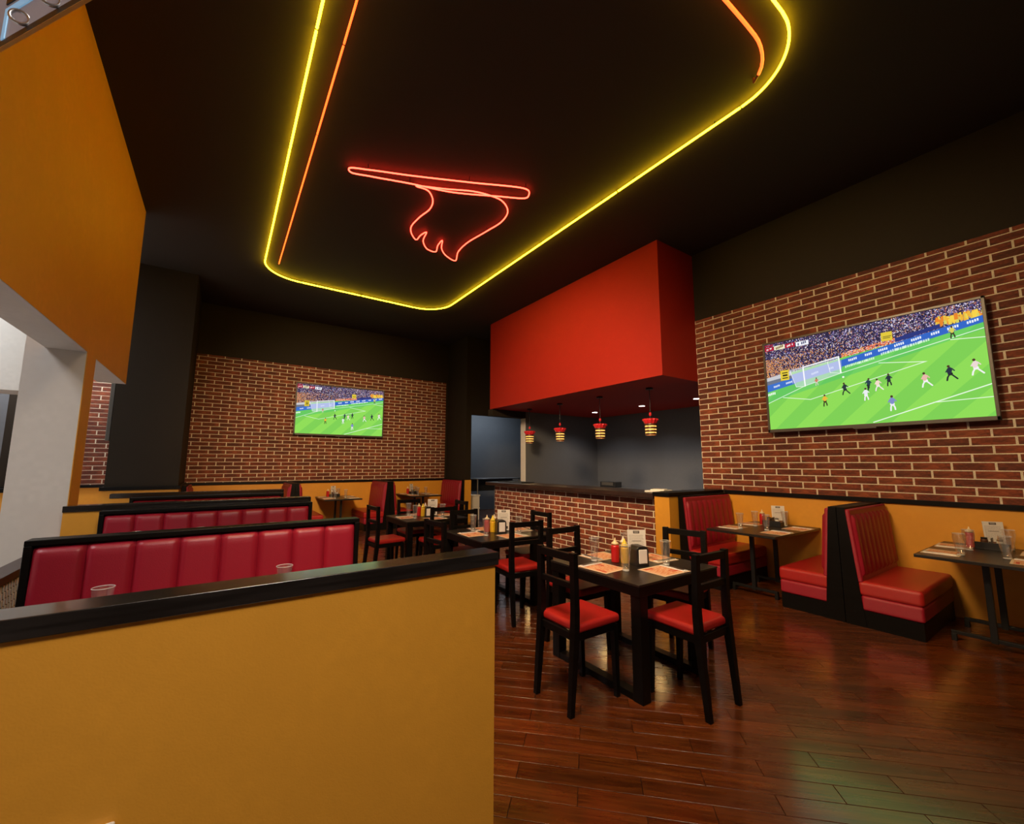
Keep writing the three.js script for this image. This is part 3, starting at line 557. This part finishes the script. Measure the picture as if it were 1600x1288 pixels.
  man(0.285, 0.51, 0.8, '#cf7a62', '#d8cfc6'); man(0.32, 0.72, 1.15, '#eeb93c', '#2e2a1c'); man(0.425, 0.62, 1.15, '#22343a', '#1e2a2e', 1); man(0.52, 0.70, 1.15, '#e9ecf4', '#f2f2f6'); man(0.535, 0.605, 1.1, '#22424e', '#1e2a2e', -1); man(0.578, 0.62, 1.1, '#f4dccb', '#f4ece8', 1);
  man(0.626, 0.585, 1.1, '#222f40', '#1e262c'); man(0.63, 0.81, 1.35, '#7f8cc8', '#f2f2f6'); man(0.772, 0.625, 1.25, '#e9b9ac', '#f4f4f6', 1); man(0.865, 0.59, 1.25, '#222f40', '#1e262c', 1); man(0.955, 0.565, 1.3, '#ecd9d6', '#f4f4f6', 1); man(0.89, 0.235, 1.0, '#d8d05a', '#3a3a28');
  g.fillStyle = '#fff'; g.beginPath(); g.ellipse(X(0.422), Y(0.505), 7, 7, 0, 0, 7); g.fill();
  g.fillStyle = '#b01e3a'; g.fillRect(0, Y(0.035), X(0.056), 36); g.fillRect(X(0.125), Y(0.035), X(0.058), 38); g.fillStyle = '#f0e8c8'; g.fillRect(X(0.058), Y(0.035), X(0.065), 37); g.fillStyle = '#f4f4fa'; g.fillRect(X(0.188), Y(0.04), X(0.072), 38);
  words(0.026, 0.06, 0.028, 0.06, 1, '#fff', 0.85); words(0.153, 0.062, 0.155, 0.062, 1, '#fff', 0.95); words(0.09, 0.062, 0.092, 0.062, 1, '#7a5a28', 1.2); words(0.222, 0.068, 0.224, 0.068, 1, '#5a5f80', 1.3);
  g.fillStyle = '#a01e38'; g.fillRect(0, 6, 66, 14);
  const t = new THREE.CanvasTexture(c); t.colorSpace = THREE.SRGBColorSpace; t.anisotropy = 8; return t;
}
const screenTex = footballTexture();
const screenMat = M([0.01, 0.01, 0.01], 0.6, { specularIntensity: 0.1, emissive: new THREE.Color(1, 1, 1), emissiveMap: screenTex, emissiveIntensity: L.screen });
function television(label, pos, turn) {
  const t = thing('wall_television', label, 'television', pos, turn);
  const W = 2.14, H = 1.275;
  obj('bezel', [rb(-W / 2, W / 2, H - 0.028, H, -0.045, 0.012, 0.004), rb(-W / 2, W / 2, 0, 0.042, -0.045, 0.012, 0.004), rb(-W / 2, -W / 2 + 0.028, 0, H, -0.045, 0.012, 0.004), rb(W / 2 - 0.028, W / 2, 0, H, -0.045, 0.012, 0.004)], mat.tvBezel, t);
  obj('casing', rb(-W / 2 + 0.01, W / 2 - 0.01, 0.01, H - 0.01, -0.055, -0.004, 0.01, 2), mat.plasticBlack, t);
  obj('sensor_bar', rb(-0.11, 0.11, -0.014, 0.006, -0.02, 0.011, 0.004), mat.tvBezel, t);
  obj('wall_bracket', bx(-0.4, 0.4, 0.4, 0.9, -0.09, -0.05), mat.blackMetal, t);
  obj('screen', new THREE.PlaneGeometry(W - 0.056, H - 0.07).translate(0, H / 2 + 0.007, 0.0), screenMat, t);
  const d = [Math.sin(turn), 0, Math.cos(turn)];
  rectLight([0.95, 1, 0.62], L.screenFill, W - 0.06, H - 0.07, [pos[0] + d[0] * 0.02, pos[1] + H / 2, pos[2] + d[2] * 0.02], d, [Math.cos(turn), 0, -Math.sin(turn)]);
}
television('large flat television showing football on the brick wall above the wall booths', [6.28, 1.99, -1.712], -Math.PI / 2);
television('flat television showing football on the brick end wall above the booth tables', [2.45, 2.225, -11.155], 0);

// ------------------------------------------------------------------ booth benches with channelled backs
function makeBench(len) {
  const t = new THREE.Group(); const h = len / 2;
  obj('side_shell', prism([[0.003, 0], [0.165, 0], [0.07, 1.12], [0.003, 1.12]], -h, h), mat.blackWood, t);
  obj('plinth', bx(-h + 0.005, h - 0.005, 0, 0.155, 0.14, 0.575), mat.blackWood, t);
  obj('lower_cushion', tr(cushion(len - 0.004, 0.14, 0.45, 0.025, 0, 3), 0, 0.223, 0.36), mat.red, t);
  obj('seat_cushion', tr(cushion(len, 0.138, 0.475, 0.035, 0.012, 4), 0, 0.357, 0.355), mat.redSeat, t);
  const bh = 0.70, ang = Math.atan2(0.095, 1.12);
  const g = channels(len - 0.012, bh, 0.062, 9);
  g.rotateX(-ang); g.translate(0, 0.755, 0.098);
  const edge = new RoundedBoxGeometry(len - 0.006, bh, 0.05, 2, 0.02).rotateX(-ang).translate(0, 0.755, 0.112);
  const br = obj('backrest', g, mat.red, t);
  obj('back_edging', edge, mat.red, br);
  return t;
}
const benchSrc = makeBench(1.14);
let benchUsed = false;
function bench(label, pos, turn, group) {
  const o = benchUsed ? benchSrc.clone() : benchSrc; benchUsed = true;
  o.name = numbered('booth_bench'); o.position.set(...pos); o.rotation.y = turn; o.userData = {}; scene.add(o); return tag(o, label, 'bench', group);
}
bench('red booth bench with ribbed back against the half wall at the bar end', [5.775, 0, -3.53], 0);
bench('red booth bench whose back meets another under the big television, facing the bar', [5.775, 0, -1.72], Math.PI);
bench('red booth bench under the big television with its ribbed back to the bar', [5.775, 0, -1.72], 0);
bench('red booth bench against the side of the black pier', [-0.56, 0, -10.648], Math.PI / 2);
bench('red ribbed booth bench on the end wall, back to the table under the television', [1.36, 0, -10.648], -Math.PI / 2);
bench('red ribbed booth bench on the end wall, facing the table from the pier side', [1.36, 0, -10.648], Math.PI / 2);
bench('red ribbed booth bench between the two end-wall tables, facing the pier side', [3.41, 0, -10.648], -Math.PI / 2);
bench('red ribbed booth bench between the two end-wall tables, facing the kitchen passage', [3.41, 0, -10.648], Math.PI / 2);
bench('red ribbed booth bench against the narrow wall beside the kitchen passage', [5.415, 0, -10.648], -Math.PI / 2);

// ------------------------------------------------------------------ wide booth seats with panelled backs
function panelBooth(label, cx, z, w) {
  const t = thing('panelled_booth_seat', label, 'booth seat', [cx, 0, z]); const h = w / 2;
  obj('back_shell', rb(-h + 0.02, h - 0.02, 0, 1.09, -0.10, -0.075, 0.004), mat.blackWood, t);
  obj('frame', [rb(-h, h, 1.088, 1.12, -0.115, 0.0, 0.005, 2), rb(-h, -h + 0.034, 0, 1.09, -0.115, 0.0, 0.005, 2), rb(h - 0.034, h, 0, 1.09, -0.115, 0.0, 0.005, 2)], mat.blackWood, t);
  const n = 8, pw = (w - 0.072) / n, H0 = 0.36, H1 = 1.087, ang = 0.06;
  for (let i = 0; i < n; i++) {
    const g = padded(pw - 0.0005, H1 - H0, 0.072, 0.034, 14, 18, 0.5, 0.62); g.translate(0, -(H1 - H0) / 2, 0); g.rotateX(-ang); g.translate(-h + 0.036 + (i + 0.5) * pw, H1, -0.062);
    obj('back_panel', g, mat.red, t);
  }
  obj('seat_cushion', tr(cushion(w - 0.1, 0.13, 0.50, 0.04, 0.012, 4), 0, 0.375, 0.235), mat.redSeat, t);
  obj('lower_cushion', tr(cushion(w - 0.11, 0.14, 0.48, 0.025, 0, 3), 0, 0.235, 0.225), mat.red, t);
  obj('plinth', bx(-h + 0.05, h - 0.05, 0, 0.166, -0.07, 0.44), mat.blackWood, t);
  return t;
}
panelBooth('wide red booth seat with eight padded back panels behind the wide yellow half wall', 0.043, -3.485, 1.80);
panelBooth('wide red panelled booth seat in front of the half wall joined to the column', 0.018, -5.22, 1.74);
panelBooth('wide red panelled booth seat in front of the half wall by the black pier', -0.044, -7.03, 1.69);

// ------------------------------------------------------------------ tables
function squareTable(label, x, z) {
  const t = thing('dining_table', label, 'table', [x, 0, z]);
  obj('tabletop', metreUV(rb(-0.475, 0.475, 0.735, 0.75, -0.455, 0.455, 0.003)), mat.tableTop, t);
  obj('apron', metreUV(rb(-0.472, 0.472, 0.668, 0.736, -0.452, 0.452, 0.003)), mat.blackWood, t);
  for (const fx of [-0.425, 0.24]) for (const fz of [-0.41, 0.41]) obj('leg', rb(fx - 0.04, fx + 0.04, 0, 0.67, fz - 0.04, fz + 0.04, 0.003), mat.blackWood, t);
  for (const fx of [-0.425, 0.24]) obj('floor_rail', rb(fx - 0.036, fx + 0.036, 0.0, 0.045, -0.38, 0.38, 0.003), mat.blackWood, t);
  return t;
}
const tables = [[2.82, -2.365], [2.75, -4.285], [2.66, -6.155]];
const tableName = ['square table beside the end of the wide half wall', 'middle square table in front of the bar', 'square table nearest the end-wall booths'.replace('nearest', 'closest to')].map(s => s);
tableName[2] = 'square table standing by the end-wall booths';
tables.forEach(([x, z], i) => squareTable('black square ' + ['table beside the end of the wide half wall', 'middle table of the row in front of the bar', 'table of the row standing by the end-wall booths'][i], x, z));
function boothTable(label, x, z, turn, len = 1.15, wid = 0.80) {
  const t = thing('booth_table', label, 'table', [x, 0, z], turn);
  obj('tabletop', metreUV(rb(-len / 2, len / 2, 0.722, 0.75, -wid / 2, wid / 2, 0.003)), mat.tableTop, t);
  for (const s of [-len * 0.26, len * 0.22]) {
    obj('leg', rb(s - 0.022, s + 0.022, 0.05, 0.722, -0.022, 0.022, 0.003), mat.blackMetal, t);
    const f = obj('foot_bar', rb(s - 0.018, s + 0.018, 0.06, 0.09, -0.26, 0.26, 0.003), mat.blackMetal, t);
    for (const e of [-0.245, 0.245]) obj('foot_pad', rb(s - 0.02, s + 0.02, 0, 0.062, e - 0.018, e + 0.018, 0.003), mat.blackMetal, f);
  }
  return t;
}
boothTable('black booth table between the bar-end bench and the bench under the television', 5.735, -2.68, 0, 1.24, 0.80);
boothTable('black booth table beyond the double bench under the big television', 5.80, -0.77, 0, 1.13, 0.80);
boothTable('black booth table under the end-wall television', 2.36, -10.64, Math.PI / 2, 1.17, 0.80);
boothTable('black booth table on the end wall next to the kitchen passage bench', 4.36, -10.64, Math.PI / 2, 1.17, 0.80);
boothTable('dark table hidden behind the wide half wall', 0.0, -2.55, 0, 1.5, 0.78);
boothTable('dark table between the first two panelled booth seats', 0.0, -4.42, 0, 1.5, 0.74);

// ------------------------------------------------------------------ chairs
function makeChair() {
  const t = new THREE.Group();
  for (const s of [-1, 1]) {
    obj('leg', bar([[s * 0.17, 0, -0.228, 0.032, 0.034], [s * 0.17, 0.44, -0.188, 0.044, 0.046], [s * 0.17, 0.62, -0.180, 0.044, 0.042], [s * 0.17, 0.975, -0.188, 0.042, 0.036]]), mat.blackWood, t);
    obj('leg', bar([[s * 0.165, 0, 0.195, 0.030, 0.030], [s * 0.165, 0.47, 0.178, 0.042, 0.042]]), mat.blackWood, t);
  }
  obj('seat_frame', [rb(-0.17, 0.17, 0.43, 0.478, 0.165, 0.19, 0.003), rb(-0.17, 0.17, 0.43, 0.478, -0.195, -0.172, 0.003), rb(-0.182, -0.158, 0.43, 0.478, -0.18, 0.18, 0.003), rb(0.158, 0.182, 0.43, 0.478, -0.18, 0.18, 0.003)], mat.blackWood, t);
  obj('seat', tr(cushion(0.385, 0.058, 0.40, 0.024, 0.020, 5), 0, 0.506, 0.018), mat.redSeat, t);
  obj('top_rail', rb(-0.15, 0.15, 0.918, 0.968, -0.203, -0.172, 0.003), mat.blackWood, t);
  obj('back_rail', rb(-0.15, 0.15, 0.745, 0.785, -0.196, -0.168, 0.003), mat.blackWood, t);
  return t;
}
const chairSrc = makeChair(); let chairUsed = false;
function chair(label, x, z, turn) {
  const o = chairUsed ? chairSrc.clone() : chairSrc; chairUsed = true;
  o.name = numbered('dining_chair'); o.position.set(x, 0, z); o.rotation.y = turn; o.userData = {}; scene.add(o); return tag(o, label, 'chair', 'black chairs with red seats around the square tables');
}
const E_ = Math.PI / 2;
const ch = 'black open-back chair with red seat ';
chair(ch + 'backing onto the end of the wide half wall', 2.118, -2.262, E_);
chair(ch + 'backing onto the open floor', 2.717, -1.808, Math.PI);
chair(ch + 'at the first square table, backing onto the middle table', 2.655, -2.82, 0);
chair(ch + 'at the first square table, backing onto the wall booths', 3.285, -2.27, -E_ + 0.2);
chair(ch + 'at the middle square table, backing onto the panelled booths', 2.04, -4.09, E_ + 0.12);
chair(ch + 'at the middle square table, backing onto the first table', 2.62, -3.69, Math.PI - 0.1);
chair(ch + 'at the middle square table, facing the first table', 2.585, -4.62, 0);
chair(ch + 'at the middle square table, backing onto the bar', 3.09, -4.125, -E_ - 0.03);
chair(ch + 'beside the panelled booths, near the end-wall booths', 1.96, -5.93, E_ + 0.1);
chair(ch + 'facing the end-wall booths across their square table', 2.53, -5.46, Math.PI);
chair(ch + 'backing onto the end-wall booths', 2.58, -6.50, 0);
chair(ch + 'backing onto the bar, by the end-wall booths', 2.99, -6.0, -E_);

// ------------------------------------------------------------------ things on the tables
function placematTexture() {
  const c = document.createElement('canvas'); c.width = 384; c.height = 320; const g = c.getContext('2d');
  g.fillStyle = '#f3e2cc'; g.fillRect(0, 0, 384, 320); g.fillStyle = '#eeb184'; g.fillRect(24, 24, 336, 272);
  let s = 9; const rr = () => { s = (s * 1103515245 + 12345) & 0x7fffffff; return s / 0x7fffffff; };
  for (let y = 32; y < 284; y += 12) for (let x = 34; x < 336;) { const w = 6 + rr() * 26; g.fillStyle = ['#f6e4cf', '#d8633c', '#f4d6b6', '#e08a5c', '#f4ece0'][Math.floor(rr() * 5)]; g.fillRect(x, y + rr() * 3, w, 5); x += w + 4 + rr() * 8; }
  g.fillStyle = '#cf4422'; g.fillRect(40, 40, 120, 26); g.fillStyle = '#cf4422'; g.fillRect(220, 180, 110, 60); g.fillStyle = '#f6e2c8'; g.fillRect(232, 192, 84, 8); g.fillRect(232, 208, 70, 6);
  const t = new THREE.CanvasTexture(c); t.colorSpace = THREE.SRGBColorSpace; return t;
}
function menuTexture() {
  const c = document.createElement('canvas'); c.width = 256; c.height = 400; const g = c.getContext('2d');
  g.fillStyle = '#e2dcd6'; g.fillRect(0, 0, 256, 400); let s = 5; const rr = () => { s = (s * 1103515245 + 12345) & 0x7fffffff; return s / 0x7fffffff; };
  g.fillStyle = '#3a332e'; g.fillRect(84, 14, 88, 36); g.fillStyle = '#d8d0c8'; g.fillRect(94, 22, 68, 5); g.fillRect(98, 34, 60, 5);
  for (let y = 70; y < 300; y += 11) { let x = 22; while (x < 226) { const w = 8 + rr() * 22; g.fillStyle = '#8d857d'; if (x + w < 236) g.fillRect(x, y, w, 3.2); x += w + 6; } }
  g.fillStyle = '#5a514a'; g.fillRect(60, 150, 130, 6); g.fillStyle = '#4a3a30'; g.fillRect(40, 318, 176, 54); g.fillStyle = '#8a5a3a'; g.beginPath(); g.ellipse(128, 344, 60, 18, 0, 0, 7); g.fill();
  const t = new THREE.CanvasTexture(c); t.colorSpace = THREE.SRGBColorSpace; return t;
}
const matMat = new THREE.MeshPhysicalMaterial({ roughness: 0.7, map: placematTexture(), color: new THREE.Color(0.80, 0.72, 0.66) });
const menuMat = new THREE.MeshPhysicalMaterial({ roughness: 0.6, map: menuTexture() });
const src = {};
function proto(key, build) { const g = new THREE.Group(); build(g); src[key] = { g, used: false }; }
function put(key, name, label, category, group, pos, turn = 0, scale) {
  const e = src[key], o = e.used ? e.g.clone() : e.g; e.used = true; o.name = numbered(name); o.position.set(...pos); o.rotation.y = turn; o.userData = {}; if (scale) o.scale.set(...scale); scene.add(o); return tag(o, label, category, group);
}
proto('mat', g => {
  const p = new THREE.BoxGeometry(0.30, 0.0016, 0.25).translate(0, 0.0008, 0); obj('sheet', p, matMat, g);
  obj('napkin', rb(0.085, 0.135, 0.0016, 0.008, -0.11, 0.11, 0.002), mat.napkin, g);
  obj('fork', [rb(0.10, 0.112, 0.008, 0.011, -0.10, 0.03, 0.001), rb(0.094, 0.118, 0.008, 0.011, 0.03, 0.095, 0.001)], mat.steel, g);
  obj('knife', rb(0.118, 0.132, 0.008, 0.011, -0.1, 0.1, 0.001), mat.steel, g);
});
proto('glass', g => {   // flared tumbler with thick foot
  obj('bowl', lathe([[0.0, 0.018], [0.024, 0.018], [0.026, 0.05], [0.033, 0.12], [0.0405, 0.186], [0.0415, 0.19], [0.0425, 0.186], [0.0355, 0.12], [0.029, 0.05], [0.0275, 0.008], [0.026, 0.0], [0.0, 0.0]], 28), mat.glass, g);
  obj('rim', new THREE.TorusGeometry(0.0415, 0.0016, 8, 32).rotateX(Math.PI / 2).translate(0, 0.1885, 0), mat.glassGlint, g);  // pale ring drawn as the highlight along the lip
  obj('foot', lathe([[0.0, 0.001], [0.024, 0.001], [0.0255, 0.006], [0.0235, 0.016], [0.0, 0.016]], 24), mat.glassGlint, g);
});
proto('contour', g => { // waisted soda glass
  obj('bowl', lathe([[0.0, 0.014], [0.026, 0.016], [0.029, 0.06], [0.036, 0.10], [0.043, 0.15], [0.0405, 0.19], [0.0425, 0.191], [0.0455, 0.15], [0.039, 0.10], [0.032, 0.06], [0.029, 0.006], [0.0, 0.0]], 28), mat.glass, g);
  obj('rim', new THREE.TorusGeometry(0.0415, 0.0016, 8, 32).rotateX(Math.PI / 2).translate(0, 0.190, 0), mat.glassGlint, g);  // same painted lip highlight as on the tumbler
  obj('foot', lathe([[0.0, 0.001], [0.026, 0.002], [0.027, 0.006], [0.025, 0.013], [0.0, 0.013]], 24), mat.glassGlint, g);
});
proto('ketchup', g => { obj('body', lathe([[0.0, 0], [0.030, 0], [0.033, 0.006], [0.033, 0.12], [0.029, 0.14], [0.0, 0.14]], 20), mat.ketchup, g); obj('nozzle', lathe([[0.0, 0.14], [0.030, 0.14], [0.029, 0.155], [0.014, 0.165], [0.007, 0.178], [0.004, 0.195], [0.0, 0.195]], 16), mat.bottleCap, g); });
proto('mustard', g => { obj('body', lathe([[0.0, 0], [0.030, 0], [0.033, 0.006], [0.033, 0.11], [0.030, 0.13], [0.0, 0.13]], 20), mat.mustardSauce, g); obj('nozzle', lathe([[0.0, 0.13], [0.031, 0.13], [0.028, 0.142], [0.012, 0.17], [0.004, 0.193], [0.0, 0.193]], 16), mat.yellowCap, g); });
proto('mayo', g => { obj('body', lathe([[0.0, 0], [0.028, 0], [0.031, 0.006], [0.031, 0.12], [0.028, 0.14], [0.0, 0.14]], 20), mat.brown, g); obj('nozzle', lathe([[0.0, 0.14], [0.028, 0.14], [0.024, 0.158], [0.010, 0.17], [0.004, 0.195], [0.0, 0.195]], 16), mat.mayo, g); });
proto('dispenser', g => {
  obj('body', new THREE.ExtrudeGeometry((() => { const s = new THREE.Shape(); s.moveTo(-0.055, 0); s.lineTo(0.055, 0); s.lineTo(0.05, 0.12); s.quadraticCurveTo(0.046, 0.147, 0.02, 0.149); s.lineTo(-0.02, 0.149); s.quadraticCurveTo(-0.046, 0.147, -0.05, 0.12); return s; })(), { depth: 0.11, bevelEnabled: true, bevelSize: 0.003, bevelThickness: 0.003, bevelSegments: 1 }).translate(0, 0.0, -0.055), mat.plasticBlack, g);
  for (const s of [1, -1]) obj('napkins', rb(-0.036, 0.036, 0.022, 0.128, s > 0 ? 0.056 : -0.066, s > 0 ? 0.066 : -0.056, 0.004), mat.napkin, g);
});
proto('menu', g => {   // menu card in a clear block stand
  const c = new THREE.BoxGeometry(0.15, 0.24, 0.003).rotateX(-0.1).translate(0, 0.13, 0); obj('card', c, menuMat, g);
  obj('stand', rb(-0.05, 0.05, 0, 0.018, -0.03, 0.03, 0.003), mat.glass, g);
});
proto('caddy', g => {
  obj('tray', [rb(-0.11, 0.11, 0, 0.012, -0.055, 0.055, 0.003), rb(-0.11, 0.11, 0.012, 0.07, -0.055, -0.049, 0.002), rb(-0.11, 0.11, 0.012, 0.05, 0.049, 0.055, 0.002), rb(-0.11, -0.104, 0.012, 0.06, -0.055, 0.055, 0.002), rb(0.104, 0.11, 0.012, 0.06, -0.055, 0.055, 0.002)], mat.plasticBlack, g);
  obj('divider', rb(-0.003, 0.003, 0.012, 0.11, -0.045, 0.045, 0.002), mat.plasticBlack, g);
});
proto('shaker', g => { obj('jar', lathe([[0, 0], [0.022, 0], [0.024, 0.06], [0.020, 0.075], [0, 0.075]], 16), mat.salt, g); obj('lid', lathe([[0, 0.075], [0.021, 0.075], [0.020, 0.092], [0, 0.097]], 16), mat.steel, g); });
proto('jar', g => { obj('jar', lathe([[0, 0], [0.024, 0], [0.026, 0.07], [0.022, 0.085], [0, 0.085]], 16), mat.brown, g); obj('lid', lathe([[0, 0.085], [0.023, 0.085], [0.023, 0.098], [0, 0.1]], 16), mat.plasticBlack, g); });

const short = ['first square table', 'middle square table', 'square end table'];
tables.forEach(([x, z], i) => {
  const on = short[i], T = 0.75, rel = (dx, dz) => [x + dx, T, z + dz];
  const pg = 'placemats on the ' + on, gg = 'glasses on the ' + on;
  const side = ['panelled-booth side', 'open-floor side', 'end-wall side', 'bar side'];
  [[-0.315, -0.03, E_ + 0.05], [0.01, 0.30, Math.PI + 0.03], [-0.02, -0.315, 0.04], [0.31, -0.01, -E_ + 0.08]].forEach(([dx, dz, a], k) => put('mat', 'placemat', 'orange printed placemat with cutlery, ' + side[k] + ' of the ' + on, 'placemat', pg, rel(dx, dz), a));
  [[-0.205, -0.215, 'between the panelled-booth and end-wall mats'], [-0.245, 0.15, 'between the panelled-booth and open-floor mats'], [0.17, 0.205, 'between the bar and open-floor mats'], [0.2, -0.23, 'between the bar and end-wall mats']].forEach(([dx, dz, w]) => put('glass', 'water_glass', 'tall clear glass ' + w + ', ' + on, 'glass', gg, rel(dx, dz), rnd() * 3));
  put('ketchup', 'ketchup_bottle', 'red squeeze bottle with pale nozzle on the ' + on, 'bottle', null, rel(-0.085, -0.095));
  put('mustard', 'mustard_bottle', 'yellow squeeze bottle with pointed nozzle on the ' + on, 'bottle', null, rel(-0.045, -0.03));
  put('mayo', 'sauce_bottle', 'dark squeeze bottle with beige nozzle on the ' + on, 'bottle', null, rel(0.02, -0.10));
  put('dispenser', 'napkin_dispenser', 'black napkin dispenser filled with white napkins on the ' + on, 'dispenser', null, rel(0.0, 0.075), -0.32);
  put('menu', 'menu_card', 'white printed menu card standing on the ' + on, 'menu', null, rel(0.11, -0.03), -0.62);
});
function boothSet(on, x, z, turn, k, ends) {   // local: +x towards the wall, z along it
  const c = Math.cos(turn), s = Math.sin(turn), P = (dx, dz) => [x + dx * c + dz * s, 0.75, z - dx * s + dz * c];
  const pg = 'placemats on the ' + on, gg = 'glasses on the ' + on, lab = 'pale printed placemat at the ';
  for (const [dx, dz, r, w, e] of [[-0.27, -0.26, 0, 'aisle', 0], [-0.27, 0.27, Math.PI, 'aisle', 1], [0.24, -0.27, 0, 'wall', 0], [0.27, 0.28, Math.PI, 'wall', 1]]) put('mat', 'placemat', lab + w + ' end of the ' + on + ', ' + ends[e] + ' side', 'placemat', pg, P(dx, dz), turn + r + R(-0.06, 0.06));
  const key = k === 1 ? 'contour' : 'glass', gl = (k === 1 ? 'curved soda glass on the ' : 'clear glass on the ') + on;
  for (const [dx, dz, w] of [[-0.30, -0.14, 'at the aisle end, ' + ends[0] + ' side'], [-0.19, 0.12, 'at the aisle end, ' + ends[1] + ' side'], [0.08, -0.14, 'midway on the ' + ends[0] + ' side'], [0.40, 0.08, 'by the wall on the ' + ends[1] + ' side']]) put(key, 'water_glass', gl + ' ' + w, 'glass', gg, P(dx, dz), rnd());
  put('menu', 'menu_card', 'white printed menu card standing on the ' + on, 'menu', null, P(0.46, -0.02), turn - E_ + 0.55);
  put('caddy', 'condiment_caddy', 'black condiment caddy on the ' + on, 'caddy', null, P(0.30, -0.02), turn + E_);
  put('ketchup', 'ketchup_bottle', 'red squeeze bottle with pale nozzle on the ' + on, 'bottle', null, P(0.34, -0.17));
  const sh = P(0.30, 0.03), jr = P(0.30, -0.07); sh[1] = jr[1] = 0.762;
  put('shaker', 'salt_shaker', 'salt shaker in the black caddy on the ' + on, 'shaker', null, sh); put('jar', 'spice_jar', 'dark jar in the black caddy on the ' + on, 'jar', null, jr);
}
boothSet('bar-end booth table', 5.735, -2.68, 0, 0, ['bar', 'television']);
boothSet('double-bench booth table', 5.80, -0.77, 0, 1, ['bench', 'entrance']);
boothSet('television booth table', 2.36, -10.64, E_, 0, ['pier', 'passage']);
boothSet('passage booth table', 4.36, -10.64, E_, 0, ['pier', 'passage']);
for (const [x, z] of [[-0.43, -2.93], [0.365, -2.93]]) put('glass', 'water_glass', 'clear drinking glass showing above the wide half wall', 'glass', 'glasses behind the wide half wall', [x, 0.75, z], 0, [1.05, 1.0, 1.05]);
for (const x of [-0.53, -0.10, 0.46]) put('glass', 'water_glass', 'clear glass rim showing above the first panelled booth seat', 'glass', 'glasses behind the first panelled booth', [x, 0.75, -4.72], 0, [1.1, 1.22, 1.1]);

// ------------------------------------------------------------------ hanging sign in the top corner
{
  const a = [-0.545, -1.55], b = [-0.309, -1.23], dx = b[0] - a[0], dz = b[1] - a[1], len = Math.hypot(dx, dz), ux = dx / len, uz = dz / len;
  const t = thing('hanging_board', 'black-edged grey sign with added glow, blue border and metal rings hanging from the ceiling', 'sign', [(a[0] + b[0]) / 2, 2.615, (a[1] + b[1]) / 2], Math.atan2(-uz, ux));
  const W = 0.62;
  obj('bottom_frame', rb(-W, W, 0, 0.018, -0.004, 0.004, 0.001), mat.plasticBlack, t);
  obj('edge_reflection', rb(-W, W, -0.002, 0.0, -0.004, 0.004, 0.0008), mat.yellow, t);  // yellow line painted in for the reflection on the lower edge
  obj('face', rb(-W, W, 0.018, 0.9, -0.004, 0.003, 0.001), M([0.17, 0.145, 0.15], 0.5, { emissive: new THREE.Color(0.095, 0.082, 0.088), emissiveIntensity: 1 }), t);  // faint glow added to brighten the face, no lamp behind it
  const blue = M([0.2, 0.36, 0.52], 0.5, { emissive: new THREE.Color(0.12, 0.24, 0.36), emissiveIntensity: 1 });  // blue border brightened by the same added glow
  obj('border_strip', rb(-0.192, W, 0.088, 0.110, 0.003, 0.006, 0.001), blue, t);
  obj('border_strip', rb(-0.192, -0.176, 0.018, 0.088, 0.003, 0.006, 0.001), blue, t);
  obj('dark_strip', rb(-0.192, W, 0.122, 0.145, 0.003, 0.006, 0.001), mat.plasticBlack, t);
  for (const x of [-0.085, 0.045]) obj('ring', new THREE.TorusGeometry(0.017, 0.004, 8, 20).rotateY(0.9).translate(x, 0.034, 0.014), mat.steel, t);
  for (const x of [-0.5, 0.5]) obj('cable', cyl([x, 0.9, 0], [x, CEIL - 2.6, 0], 0.003, 6), mat.steel, t);
}
renderer.render(scene, camera);
